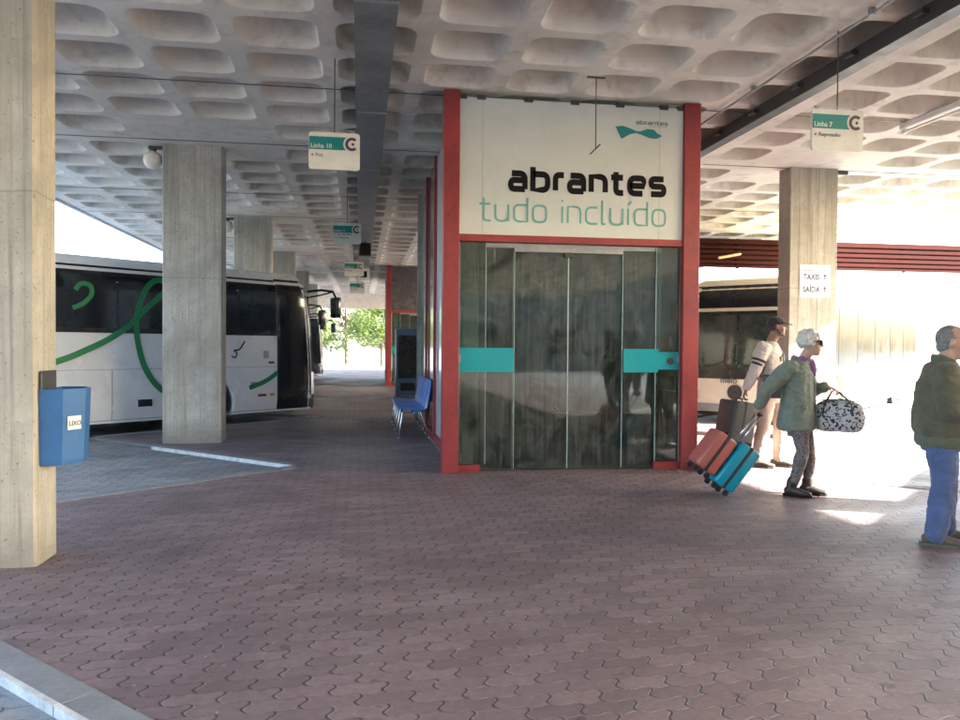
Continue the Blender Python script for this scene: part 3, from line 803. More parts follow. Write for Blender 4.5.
for yy in (.06, .70, 1.34, 1.98, 2.62):
    b = MB(); b.tube([(-.18, yy, .42), (-.24, yy, .02)], .012, 8); b.tube([(.1, yy, .42), (.24, yy, .02)], .012, 8); b.tube([(-.2, yy, .415), (.12, yy, .415)], .012, 8)
    b.ball((-.24, yy, .012), (.022, .022, .012)).ball((.24, yy, .012), (.022, .022, .012)); b.build('leg', M['chrome'], bench, smooth=True)

# ------------------------------------------------------------------ litter bin on the column
bn = empty('litter_bin', (-2.068, 5.52, .65), 0, 'blue metal litter bin fixed to the near column, with a LIXO sticker', 'bin')
def binpoly(s): return [(0, -.13*s), (.15*s, -.13*s), (.235*s, .04*s), (.235*s, .14*s), (.15*s, .29*s), (0, .29*s)]
b = MB(); n = 6
vs = [(p[0], p[1], .0) for p in binpoly(.92)] + [(p[0], p[1], .03) for p in binpoly(.94)] + [(p[0], p[1], .5) for p in binpoly(1)] + [(max(.004, p[0]*.93), p[1]*.93, .5) for p in binpoly(1)] + [(max(.004, p[0]*.88), p[1]*.88, .08) for p in binpoly(.95)]
fs = [tuple(reversed(range(n)))]
for l in range(4):
    for i in range(n): fs.append((l*n+i, l*n+(i+1) % n, (l+1)*n+(i+1) % n, (l+1)*n+i))
fs.append(tuple(range(4*n, 5*n)))
b.add(vs, fs); bb = b.build('body', M['binblue'], bn)
b = MB(); b.rbox(.002, .022, -.13, .12, .45, .62, .009); b.build('back_plate', M['dark'], bn)
ang = math.atan2(.17, .085)
Ms = Matrix.Translation(Vector((.1885, -.046, .275))) @ Matrix.Rotation(ang, 4, 'Z')
b = MB(); b.box(-.055, .055, -.004, -.001, -.045, .045).xform(Ms); s_ = b.build('sticker', M['signwhite'], bn)
tx = text_obj('LIXO', 'lettering', .045, Ms @ Vector((-.047, -.0062, -.018)), (PI/2, 0, ang), M['greytext'], s_, .0008)

# ------------------------------------------------------------------ taxi notice
nt_ = empty('paper_notice', (6.975, 11.452, 2.28), 0, 'white paper notice reading TAXIS and SA\u00cdDA with arrows, on the sunlit column', 'notice')
b = MB(); b.box(0, .53, -.003, 0, 0, .52); b.build('sheet', M['paper'], nt_)
text_obj('Acesso', 'lettering', .062, (.07, -.0045, .415), FACE, M['bluetext'], nt_)
text_obj('TAXIS', 'lettering', .128, (.06, -.0045, .285), FACE, M['bluetext'], nt_, .004, width=.28)
text_obj('SA\u00cdDA', 'lettering', .128, (.05, -.0045, .085), FACE, M['bluetext'], nt_, .004, width=.30)
for zz in (.285, .085):
    b = MB(); b.prism_y([(.425, zz), (.425, zz+.055), (.402, zz+.055), (.435, zz+.095), (.468, zz+.055), (.445, zz+.055), (.445, zz)], -.0052, -.0032); b.build('arrow', M['bluetext'], nt_)

# ------------------------------------------------------------------ slatted red fascia behind the right-hand bays
fs_ = empty('slatted_fascia', (4.4, 18.36, 3.5), 0, 'long red-brown slatted metal fascia above the buses on the right', 'fascia')
for i, (za, zb, dy) in enumerate(((.60, .72, -.02), (.47, .555, 0), (.345, .43, 0), (.22, .305, 0), (.10, .18, 0), (0, .06, 0))):
    b = MB(); b.box(0, 17, dy, .05, za, zb); b.build('slat', M['redslat'], fs_)
MB().box(.01, 16.99, .121, .135, .01, .71).build('back_panel', plain('fascia_back', (.045, .022, .02), .95, 0, .2, 2, Specular_IOR_Level=.05), fs_)
b = MB()
for x in (.2, 2.6, 5.1, 7.6, 9.8, 12.4, 15, 16.6): b.box(x-.03, x+.03, .06, .12, -.02, .74)
b.build('rail', M['redslat'], fs_)
for x in (7.8, 16.6):
    b = MB(); b.box(x-.07, x+.07, .137, .275, -3.5, .72); b.build('post', M['redslat'], fs_)
b = MB(); b.tube([(4.5, -.12, .22), (5.1, -.06, .34)], .035, 8); b.build('light_streak', M['wood'], fs_)  # slanted yellowish bar standing in for a streak of light

# ------------------------------------------------------------------ coaches
BL, BH = 11.4, 1.25
RF = .40
def bp(s):
    """plan outline, s from the rear right corner forward; gives point and outward normal"""
    A = BL-RF; q = RF*PI/2; Fw = 2*(BH-RF)
    if s <= A: return Vector((-BL+s, -BH)), Vector((0, -1))
    s -= A
    if s <= q: a = s/RF; return Vector((-RF+RF*math.sin(a), -BH+RF-RF*math.cos(a))), Vector((math.sin(a), -math.cos(a)))
    s -= q
    if s <= Fw: return Vector((0, -BH+RF+s)), Vector((1, 0))
    s -= Fw
    if s <= q: a = s/RF; return Vector((-RF+RF*math.cos(a), BH-RF+RF*math.sin(a))), Vector((math.cos(a), math.sin(a)))
    s -= q
    return Vector((-RF-s, BH)), Vector((0, 1))
S_R = BL-RF; S_F0 = S_R+RF*PI/2; S_F1 = S_F0+2*(BH-RF); S_L = S_F1+RF*PI/2; S_END = S_L+BL-RF
def sx(x, side=-1): return BL+x if side < 0 else S_L+(-x-RF)
def binset(z):
    if z < 2.42: return .0 if z > .5 else .03*(1-(z-.26)/.24)
    t = min(1, (z-2.42)/.53); return .42*(1-math.sqrt(max(0, 1-t*t)))
def bsurf(s, z, off=0):
    p, n = bp(s); q = p+n*(off-binset(z))
    wgt = max(0, min(1, (q.x+1.3)/1.3)); wgt = wgt*wgt*(3-2*wgt)
    lean = .20*max(0, (z-.9)/1.9)**1.4 - .05*(1-(q.y/BH)**2)
    return Vector((q.x-lean*wgt, q.y, z))
def bpanel(name, s0, s1, z0, z1, mat, parent, off=.006, ds=.14, dz=.16, r=0):
    ns = max(2, int(abs(s1-s0)/ds)+1); nz = max(2, int((z1-z0)/dz)+1); b = MB(); vs = []
    for o_ in (off, off-.012):
        for i in range(ns+1):
            for j in range(nz+1): vs.append(bsurf(s0+(s1-s0)*i/ns, z0+(z1-z0)*j/nz, o_))
    k = nz+1; N = (ns+1)*k; fs = []
    for i in range(ns):
        for j in range(nz): a = i*k+j; fs.append((a, a+k, a+k+1, a+1))
    for i in range(ns): fs += [(i*k, N+i*k, N+(i+1)*k, (i+1)*k), (i*k+nz, (i+1)*k+nz, N+(i+1)*k+nz, N+i*k+nz)]
    for j in range(nz): fs += [(j, j+1, N+j+1, N+j), (ns*k+j, N+ns*k+j, N+ns*k+j+1, ns*k+j+1)]
    b.add(vs, fs); return b.build(name, mat, parent, auto=30)
def bribbon(name, pts, wd, mat, parent, off=.014):
    P = [Vector(p) for p in pts]; Q = []
    for i in range(len(P)-1):       # smooth it
        p0, p1, p2, p3 = P[max(i-1, 0)], P[i], P[i+1], P[min(i+2, len(P)-1)]
        for k in range(6):
            t = k/6; Q.append(.5*((2*p1)+(p2-p0)*t+(2*p0-5*p1+4*p2-p3)*t*t+(3*p1-p0-3*p2+p3)*t**3))
    Q.append(P[-1]); b = MB(); vs = []
    for i, p in enumerate(Q):
        t = (Q[min(i+1, len(Q)-1)]-Q[max(i-1, 0)]).normalized(); n = Vector((-t.y, t.x))*wd/2
        o2 = off+.0015*i/len(Q)
        for q, oo in ((p+n, o2), (p-n, o2), (p-n, o2-.006), (p+n, o2-.006)): vs.append(bsurf(q.x, q.y, oo))
    fs = []
    for i in range(len(Q)-1):
        a = 4*i
        for q in range(4): fs.append((a+q, a+4+q, a+4+(q+1) % 4, a+(q+1) % 4))
    fs += [(0, 1, 2, 3), (len(vs)-4, len(vs)-1, len(vs)-2, len(vs)-3)]
    b.add(vs, fs); return b.build(name, mat, parent, smooth=False)
def bus_body(mat, root, wheels):
    zs = [.26, .30, .5, .9, 1.3, 1.7, 2.1, 2.42, 2.52, 2.62, 2.72, 2.80, 2.86, 2.91, 2.94, 2.95]
    ss = [i*.4 for i in range(int(S_R/.4))] + [S_R+RF*PI/2*i/8 for i in range(9)]
    ss += [S_F0+(S_F1-S_F0)*i/8 for i in range(1, 8)] + [S_F1+RF*PI/2*i/8 for i in range(9)] + [S_L+(S_END-S_L)*i/27 for i in range(1, 28)]
    b = MB(); n = len(ss); vs = [bsurf(s, z) for z in zs for s in ss]
    fs = [(i*n+j, i*n+(j+1) % n, (i+1)*n+(j+1) % n, (i+1)*n+j) for i in range(len(zs)-1) for j in range(n)]
    fs += [tuple(reversed(range(n))), tuple(range((len(zs)-1)*n, len(zs)*n))]
    b.add(vs, fs); o = b.build('body', mat, None)
    cut = MB()
    for wx in wheels: cut.add(*(lambda q: (q.v, q.f))(MB().disc((wx, -3, .46), 'y', .56, 6, 40)))
    co = cut.build('cutter', mat)
    m = o.modifiers.new('b', 'BOOLEAN'); m.operation = 'DIFFERENCE'; m.object = co; m.solver = 'EXACT'
    bake(o); me_ = co.data; bpy.data.objects.remove(co); bpy.data.meshes.remove(me_)
    o.data.polygons.foreach_set('use_smooth', [True]*len(o.data.polygons)); o.data.set_sharp_from_angle(angle=R(28))
    o.parent = root; return o
def bus_wheels(root, wheels):
    for wx in wheels:
        for sd in (-1, 1):
            b = MB(); b.tube([(wx, sd*(BH-.36), .48), (wx, sd*(BH-.07), .48)], .48, 32, caps=False)
            wl = b.build('wheel', M['rubber'], root, auto=40)
            b = MB(); yy = sd*(BH-.068); b.ring((wx, yy, .48), 'y', .10, .29, sd*.02, 24); b.disc((wx, yy, .48), 'y', .11, sd*.05, 16)
            for k in range(8): b.disc((wx+.2*math.cos(k*PI/4), yy+sd*.0215, .48+.2*math.sin(k*PI/4)), 'y', .022, sd*.014, 8)
            b.build('rim', M['hub'], wl)
def mirror_arm(root, sd):
    b = MB(); b.tube([(-.15, sd*1.0, 2.62), (.10, sd*1.10, 2.66), (.34, sd*1.18, 2.64), (.40, sd*1.2, 2.52)], .025, 8)
    b.tube([(-.12, sd*.95, 2.50), (.12, sd*1.06, 2.56), (.33, sd*1.18, 2.63)], .015, 6)
    a = b.build('mirror_arm', M['busblack'], root, smooth=True)
    b = MB(); b.rbox(.34, .46, sd*1.2-.12, sd*1.2+.12, 2.10, 2.52, .03); b.build('mirror_housing', M['busblack'], a, auto=40)
    b = MB(); b.box(.334, .339, sd*1.2-.09, sd*1.2+.09, 2.15, 2.47); b.build('mirror_glass', M['chrome'], a)

def make_coach(loc, rz, label):
    r = empty('coach', loc, rz, label, 'bus', 'coaches parked in the saw-tooth bays on the left')
    wh = (-2.56, -8.7)
    body = bus_body(M['buswhite'], r, wh); bus_wheels(r, wh)
    b = MB(); b.box(-BL+.3, -3.1, -BH+.25, BH-.25, .22, .5).box(-1.7, -.5, -BH+.25, BH-.25, .22, .5); b.build('chassis', M['busblack'], r)
    # right flank glazing
    zt = 2.77
    xs = [-10.9, -9.0, -7.3, -5.75, -4.15, -2.7, -1.95]
    bpanel('window_band', sx(-11.15), sx(-1.08), 1.705, zt, M['busblack'], r, .004)
    for i in range(len(xs)-1): bpanel('side_window', sx(xs[i]+.02), sx(xs[i+1]-.02), 1.78, 2.62, M['busglass'], r, .008)
    bpanel('side_window', sx(-1.91), sx(-1.13), 1.80, 2.55, M['busglass'], r, .008)
    bpanel('window_band', sx(-.5, 1)+.0, sx(-11.15, 1), 1.705, zt, M['busblack'], r, .004)
    for i in range(len(xs)-1): bpanel('side_window', sx(xs[i+1]-.02, 1), sx(xs[i]+.02, 1), 1.78, 2.62, M['busglass'], r, .008)
    dr = bpanel('front_door', sx(-1.075), S_R+.16, .30, 2.80, M['busblack'], r, .005)
    bpanel('door_glass', sx(-1.0), S_R+.06, .75, 2.55, M['busglass'], dr, .009)
    bpanel('windscreen', S_R+.19, S_L-.19, 1.0, 2.78, M['busglass'], r, .006)
    bpanel('bumper', S_R+.19, S_L-.19, .27, .55, M['busblack'], r, .012)
    for s in (S_F0-.12, S_F1-.28):
        bpanel('headlight', s, s+.40, .62, .80, M['lampclear'], r, .010)
    # panel seams, flaps, locks, lamps on the right flank
    bpanel('panel_seam', sx(-11.2), sx(-1.09), 1.118, 1.126, M['seam'], r, .002)
    bpanel('panel_seam', sx(-11.2), sx(-1.09), .300, .312, M['seam'], r, .002)
    for x in (-4.24, -5.85, -7.3, -9.6): bpanel('panel_seam', sx(x), sx(x)+.012, .31, 1.115, M['seam'], r, .003, ds=.01)
    fl = bpanel('flap', sx(-1.85), sx(-1.17), .32, .90, M['buswhite'], r, .005)
    bpanel('latch', sx(-1.67), sx(-1.53), .78, .84, M['seam'], fl, .009, ds=.05)
    bpanel('marker_lamp', sx(-1.51), sx(-1.33), .565, .61, M['lampred'], r, .010, ds=.05)
    bpanel('marker_lamp', sx(-1.25), sx(-1.15), .57, .615, M['lamporange'], r, .010, ds=.05)
    bpanel('hatch', sx(-3.81), sx(-3.57), .50, .62, M['busblack'], r, .006, ds=.05)
    lk = bpanel('door_lock', sx(-1.38), sx(-1.28), 1.28, 1.42, M['hub'], r, .012, ds=.05)
    bpanel('door_lock', sx(-1.27), sx(-1.15), 1.18, 1.22, M['dark'], r, .012, ds=.05)
    # green ribbon with its loop
    k = [(5.09, 1.26), (4.67, 1.43), (4.29, 1.62), (3.95, 1.86), (3.70, 2.12), (3.47, 2.32), (3.34, 2.47), (3.36, 2.58), (3.52, 2.59), (3.70, 2.44), (3.83, 2.12), (3.865, 1.84), (3.83, 1.52), (3.75, 1.22), (3.63, .99), (3.49, .82), (3.30, .69), (3.0, .60), (2.6, .585), (2.52, .585)]
    k = [(8.6, .62), (7.4, .68), (6.2, .92)] + k
    bribbon('green_ribbon', [(sx(-(a-.02)), z) for a, z in k], .095, M['busgreen'], r)
    bribbon('green_ribbon', [(sx(-(a-.02)), z) for a, z in ((1.72, .735), (1.55, .785), (1.37, .85), (1.22, .93), (1.10, 1.01))], .085, M['busgreen'], r)
    bribbon('green_ribbon', [(sx(-(a-.02)), z) for a, z in ((4.86, 2.08), (4.70, 2.16), (4.58, 2.30), (4.60, 2.44), (4.74, 2.46), (4.82, 2.36))], .07, M['busgreen'], r)
    bribbon('black_scroll', [(sx(-(a-.02)), z) for a, z in ((2.10, 1.33), (2.02, 1.30), (1.99, 1.38), (2.04, 1.43), (1.93, 1.45), (1.82, 1.60))], .022, M['busblack'], r)
    # roof unit
    b = MB(); b.rbox(-7.6, -4.9, -.85, .85, 2.93, 3.13, .07); b.build('roof_unit', M['buswhite'], r, auto=40)
    b = MB(); b.rbox(-2.6, -1.8, -.4, .4, 2.94, 3.0, .02); b.build('roof_hatch', M['buswhite'], r, auto=40)
    mirror_arm(r, -1); mirror_arm(r, 1)
    return r
T2 = Vector((-.75, 15.9)); HDG = math.atan2(D.y, D.x)
nose = T2 - D*.02 + NL*1.25
coach = make_coach((nose.x, nose.y, -.08), HDG, 'nearest white coach with a green looping ribbon on its side')
for i, (sh, lb) in enumerate(((-.75, 'second white coach, nose and mirror just showing past the nearest coach'), (-1.1, 'third white coach, a sliver beyond the two nearer coaches'), (-.9, 'farthest white coach near the end of the platform'))):
    c = copy_tree(coach); p = nose + Vector((0, 6.4*(i+1))) + D*sh; c.location = (p.x, p.y, -.08); c['label'] = lb

M['winpale'] = plain('pale_bus_window', (.0075, .009, .0078), .12, 0, .5, 1.6, Specular_IOR_Level=.06)
M['screen'] = plain('bus_windscreen', (.050, .060, .055), .05, 0, .55, 1.1)  # reflections and pale cabin painted in as grey mottling
def make_bus(loc, rz, label):
    r = empty('bus', loc, rz, label, 'bus', 'buses parked in the bays on the right')
    wh = (-2.45, -8.6)
    bus_body(M['busbounce'], r, wh); bus_wheels(r, wh)
    b = MB(); b.box(-BL+.3, -9.3, -BH+.12, BH-.12, .10, .5).box(-7.9, -3.12, -BH+.12, BH-.12, .10, .5).box(-1.78, -.45, -BH+.12, BH-.12, .14, .5); b.build('chassis', M['busblack'], r)  # chassis box lowered and widened, its black standing in for shade under the skirt
    wbz = .92
    dest = bpanel('destination_box', S_R+.10, S_L-.10, 2.34, 2.80, M['busblack'], r, .006)
    fr = bpanel('windscreen_surround', S_R+.10, S_L-.10, wbz, 2.27, M['busblack'], r, .004)
    mid = (S_F0+S_F1)/2
    bpanel('windscreen', S_R+.2, mid-.03, 1.22, 2.2, M['screen'], fr, .009)
    bpanel('windscreen', mid+.03, S_L-.2, 1.22, 2.2, M['screen'], fr, .009)
    for s0, s1 in ((S_F0+.1, mid-.1), (mid+.12, S_F1-.1)):
        bribbon('wiper', [(s0, 1.12), (s0+(s1-s0)*.5, 1.20), (s1, 1.36)], .025, M['dark'], fr, .022)
    for s in (S_F0-.22, S_F1-.10):
        h = bpanel('headlight', s, s+.32, .50, .70, M['lampclear'], r, .010)
        bpanel('indicator', s+.04, s+.28, .44, .485, M['lamporange'], r, .010)
    bpanel('bumper', S_R+.05, S_L-.05, .27, .42, M['steel'], r, .014)
    pl = bpanel('number_plate', mid-.26, mid+.26, .30, .40, M['signwhite'], r, .018)
    # three-pointed star in a ring, and the small word above it
    c0 = bsurf(mid, .66, .02); b = MB(); b.ring((c0.x, 0, .66), 'x', .125, .15, .012, 28)
    b.disc((c0.x-.012, 0, .66), 'x', .125, .01, 24)
    for k in range(3):
        a = PI/2+k*2*PI/3; t = Vector((math.cos(a), math.sin(a))); n = Vector((-t.y, t.x))*.022
        b.add([(c0.x+.001, *(n+Vector((0, .66)))), (c0.x+.001, *(t*.12+Vector((0, .66)))), (c0.x+.001, *(-n+Vector((0, .66)))), (c0.x+.012, 0, .66)], [(0, 1, 3), (1, 2, 3), (2, 0, 3), (0, 2, 1)])
    b.build('emblem', M['dark'], r)
    text_obj('meio', 'lettering', .17, (bsurf(mid, .84, .012).x, -.30, .84), (PI/2, 0, PI/2), M['greytext'], r, .002)
    for sd in (-1, 1):
        a0, a1 = (-11.0, -.75)
        xs = [a0, -9.2, -7.5, -5.8, -4.1, -2.5, a1]
        u, v_ = sorted((sx(a0, sd), sx(a1, sd)))
        bd = bpanel('window_band', u, v_, 1.15, 2.60, M['winpale'], r, .004)
        for i in range(6):
            u, v_ = sorted((sx(xs[i]+.03, sd), sx(xs[i+1]-.03, sd))); bpanel('side_window', u, v_, 1.22, 2.52, M['winpale'], r, .008)
        u, v_ = sorted((sx(-11.2, sd), sx(-.5, sd))); bpanel('panel_seam', u, v_, .62, .63, M['seam'], r, .003)
        mirror_arm(r, sd)
    b = MB(); b.rbox(-7.6, -4.9, -.85, .85, 2.93, 3.10, .07); b.build('roof_unit', M['busbounce'], r, auto=40)
    return r
CN = Vector((8.2, 13.35)); LH = Vector((.669, -.743))
o1 = CN - LH*1.25
bus = make_bus((o1.x, o1.y, -.08), HDG+PI, 'white bus tinted for bounced light with star emblem and dark split windscreen, behind the travellers')
b2 = copy_tree(bus); p = Vector((7.21, 1.57)) - LH*.05 + LH*1.25; b2.location = (p.x, p.y, -.08); b2['label'] = 'bus parked in the next bay beyond the right frame edge, out of the picture'

# ------------------------------------------------------------------ unseen building added behind the viewer to cut light and reflections
t = empty('added_building', (4, -33, 0), 0, 'unseen building added behind the viewer to block light and darken reflections', 'building')
b = MB(); b.box(-24, 22, -5, 0, -.1, 7.5); b.build('wall', plain('added_building_render', (.26, .25, .23), .9, 0, .15, .5), t)
b = MB(); b.box(-24.3, 22.3, -5.3, .3, 7.505, 7.9); b.build('roof', M['conc'], t)
for i in range(10):
    wn = MB().box(-21+4.2*i, -18.9+4.2*i, .002, .03, 1.0, 2.6).build('window', M['busglass'], t)
    MB().box(-21.08+4.2*i, -18.82+4.2*i, .002, .06, .92, .998).build('sill', M['kerb'], wn)

# ------------------------------------------------------------------ trees past the far end of the platform
MB().box(-60, 80, 47.05, 75, -.3, -.02).build('far_yard', plain('pale_concrete', (.40, .39, .36), .9, 0, .15, .8)); tag(bpy.data.objects['far_yard'], kind='structure')
def tree(x, y, h, rad, seed, label, mat):
    rd = random.Random(seed)
    t = empty('broadleaf_tree', (x, y, -.05), rd.uniform(0, 6), label, 'tree', 'trees past the end of the platform')
    b = MB(); th = h*.42
    b.tube([(0, 0, -.2), (.05, .02, th*.5), (.0, .08, th), (.1, .1, h*.75)], [.2, .16, .13, .05], 9)
    cl = []
    for k in range(9):
        a = k*2.4+rd.uniform(-.4, .4); e = Vector((math.cos(a)*rad*rd.uniform(.4, .85), math.sin(a)*rad*rd.uniform(.4, .85), h*rd.uniform(.32, .9)))
        s = Vector((0, .05, th*rd.uniform(.6, 1.05))); b.tube([s, (s+e)/2+Vector((0, 0, .2)), e], [.07, .05, .02], 6); cl.append((e, rad*rd.uniform(.3, .5)))
    b.build('trunk', M['bark'], t, smooth=True)
    for k in range(14): cl.append((Vector((rd.gauss(0, rad*.45), rd.gauss(0, rad*.45), h*rd.uniform(.25, .95))), rad*rd.uniform(.22, .42)))
    lf = MB()
    for c, cr in cl:
        for q in range(230):
            d = Vector((rd.gauss(0, 1), rd.gauss(0, 1), rd.gauss(0, .8))).normalized()*cr*rd.uniform(.5, 1.08)
            p = c+d
            if p.z < .25: continue
            u = Vector((rd.gauss(0, 1), rd.gauss(0, 1), rd.gauss(0, .6))).normalized(); v = u.orthogonal().normalized(); s = rd.uniform(.08, .17)
            v2 = u.cross(v)
            lf.add([p-u*s, p+v*s*.5, p+u*s, p-v*s*.5], [(0, 1, 2, 3)])
    lf.build('crown', mat, t, fix=False)
for i, (x, y, h, rd_, lb) in enumerate(((-4.2, 56, 6.5, 2.6, 'leafy tree at the left of the bright gap at the platform end'), (-1.0, 61, 7.5, 2.9, 'tall leafy tree in the middle of the bright gap at the platform end'),
        (1.6, 55, 5.2, 2.2, 'low leafy tree at the right of the bright gap at the platform end'), (4.6, 62, 7.8, 3.0, 'tree beyond the far end, mostly hidden by the far kiosk'),
        (-8.5, 60, 7.0, 2.8, 'tree far beyond the coach noses on the left'))):
    tree(x, y, h, rd_, 40+i, lb, M['leaf'] if i % 2 == 0 else M['leaf2'])

# ------------------------------------------------------------------ people
M['skin'] = plain('skin', (.46, .28, .20), .5, 0, .10, 18)
M['skin_dark'] = plain('skin_tan', (.22, .12, .08), .5, 0, .12, 18)
M['hairwhite'] = plain('hair_white', (.62, .60, .56), .8, 0, .18, 40, .6)
M['hairgrey'] = plain('hair_grey', (.20, .195, .19), .75, 0, .35, 60, .6)
M['hairdark'] = plain('hair_dark', (.025, .02, .016), .7, 0, .25, 50, .5)
M['parka'] = cloth('parka_sage', (.165, .195, .158))
M['scarf'] = cloth('scarf_purple', (.28, .12, .27))
M['olive'] = cloth('jacket_olive', (.090, .084, .052))
M['rib'] = cloth('ribbed_olive', (.10, .105, .072), weave=160)
M['jeans'] = cloth('denim', (.072, .105, .225), .3)
M['shirt'] = cloth('pale_shirt', (.50, .43, .39), .08)
M['stripe'] = cloth('black_cloth', (.02, .02, .022))
M['chino'] = cloth('pale_trousers', (.52, .40, .33), .1)
M['boot'] = plain('boot_leather', (.045, .03, .024), .45, 0, .3, 20)
M['shoe'] = plain('shoe_suede', (.10, .085, .06), .8, 0, .25, 20)
M['sole'] = plain('shoe_sole', (.09, .085, .075), .8, 0, .15, 20)
M['bagblack'] = plain('bag_black', (.02, .02, .022), .45, 0, .2, 12)
def spotted(name, a, b_, sc_, thr):
    g = G(name); v = g.coord()
    vo = g.n('ShaderNodeTexVoronoi'); vo.feature = 'F1'
    mx = g.n('ShaderNodeMix', data_type='VECTOR'); mx.inputs[0].default_value = .08
    nz = g.n('ShaderNodeTexNoise'); g.l(v, nz.inputs['Vector']); nz.inputs['Scale'].default_value = 24
    g.l(v, mx.inputs[4]); g.l(nz.outputs[1], mx.inputs[5]); g.l(mx.outputs[1], vo.inputs['Vector']); vo.inputs['Scale'].default_value = sc_
    f = g.mapr(vo.outputs['Distance'], thr-.04, thr+.04, 0, 1)
    return g.pbr(g.mix(f, a, b_), .75, 0, bump=nz.outputs[0], bstr=.2, bdist=.01)
M['leopard'] = spotted('patterned_bag', (.02, .02, .03), (.42, .42, .44), 34, .44)
M['legging'] = spotted('patterned_leggings', (.065, .052, .056), (.17, .14, .14), 60, .45)

def lerp(a, b, t): return Vector(a)*(1-t)+Vector(b)*t
def limb(mb, p0, p1, p2, r0, r1, r2, bul=.0):
    p0, p1, p2 = Vector(p0), Vector(p1), Vector(p2)
    mb.tube([p0, lerp(p0, p1, .3), lerp(p0, p1, .75), p1, lerp(p1, p2, .28), lerp(p1, p2, .7), p2],
            [r0, r0*1.02, (r0*.4+r1*.6), r1, r1*(1.02+bul), (r1+r2)*.5, r2], 14)
def hand(mb, wr, d, pn, side, curl=25, s=1.0):
    """palm and five fingers; d = pointing direction, pn = palm-facing normal, side = thumb direction"""
    wr, d, pn = Vector(wr), Vector(d).normalized(), Vector(pn).normalized()
    side = (Vector(side)-d*Vector(side).dot(d)).normalized(); pn = (pn-d*pn.dot(d)-side*pn.dot(side)).normalized()
    mb.tube([wr-d*.02*s, wr+d*.02*s, wr+d*.055*s, wr+d*.088*s], [(.026*s, .018*s), (.034*s, .016*s), (.039*s, .014*s), (.036*s, .012*s)], 12, hint=side)
    for i, L in enumerate((.070, .078, .073, .058)):
        q = wr+d*(.086 if i in (1, 2) else .080)*s+side*(.027-.018*i)*s; dd = d.copy(); pts = [q-d*.012*s, q]
        for k, f in enumerate((.45, .31, .24)):
            a = R(curl*(k+.6)); dd = (d*math.cos(a)+pn*math.sin(a)).normalized(); q = q+dd*L*f*s; pts.append(q.copy())
        mb.tube(pts, [.0088*s, .0090*s, .0084*s, .0076*s, .0066*s], 8)
    q = wr+d*.025*s+side*.026*s; td = (d*.72+side*.62+pn*.25).normalized(); q2 = q+td*.040*s; q3 = q2+(td+pn*.35+d*.2).normalized()*.034*s
    mb.tube([q-td*.015*s, q, q2, q3], [.012*s, .0125*s, .0105*s, .0082*s], 8)
def head(mb, c, yaw, pitch=0, s=1.0):
    Mh = Matrix.Translation(Vector(c)) @ Matrix.Rotation(yaw, 4, 'Z') @ Matrix.Rotation(pitch, 4, 'Y') @ Matrix.Scale(s, 4)
    prof = [(-.122, .070, -.010, .022), (-.112, .086, .004, .036), (-.095, .092, .020, .047), (-.065, .094, .055, .059), (-.03, .093, .080, .068), (0, .092, .092, .073),
            (.03, .094, .098, .076), (.06, .090, .099, .076), (.085, .076, .090, .068), (.105, .050, .066, .050), (.117, .022, .034, .024)]
    n = 20; vs = []
    for z, f, b_, hw in prof:
        cx = (f-b_)/2; rx = (f+b_)/2
        for j in range(n):
            a = 2*PI*j/n; ca, sa = math.cos(a), math.sin(a)
            vs.append(Mh @ Vector((cx+rx*math.copysign(abs(ca)**.9, ca), hw*math.copysign(abs(sa)**.9, sa), z)))
    fs = [(i*n+j, i*n+(j+1) % n, (i+1)*n+(j+1) % n, (i+1)*n+j) for i in range(len(prof)-1) for j in range(n)]
    fs += [tuple(reversed(range(n))), tuple(range((len(prof)-1)*n, len(prof)*n))]
    mb.add(vs, fs)
    T = lambda p: Mh @ Vector(p)
    mb.tube([T((.086, 0, .028)), T((.098, 0, .008)), T((.114, 0, -.016)), T((.104, 0, -.026))], [.008*s, .0095*s, .0125*s, .010*s], 8)
    mb.ball(T((.100, 0, -.022)), (.012*s, .017*s, .010*s), 10, 6)
    mb.tube([T((.086, -.022, -.054)), T((.0945, 0, -.052)), T((.086, .022, -.054))], .0065*s, 8)
    mb.tube([T((.084, -.018, -.065)), T((.0925, 0, -.066)), T((.084, .018, -.065))], .0065*s, 8)
    mb.ball(T((.078, 0, -.100)), (.018*s, .02*s, .014*s), 10, 6)
    for sd in (-1, 1):
        mb.tube([T((.088, sd*.012, .036)), T((.085, sd*.038, .040)), T((.066, sd*.06, .034))], .008*s, 8)
        mb.ball(T((-.004, sd*.078, -.004)), (.017*s, .010*s, .031*s), 10, 8, M=(Matrix.Rotation(yaw, 3, 'Z') @ Matrix.Rotation(sd*.35, 3, 'Z')))
        mb.ball(T((.060, sd*.045, -.028)), (.024*s, .02*s, .022*s), 10, 6)
    return Mh
def eyes(Mh, root):
    for sd in (-1, 1):
        MB().ball(Mh @ Vector((.080, sd*.031, .018)), .0115, 12, 8).build('eye', M['white'], root, smooth=True)
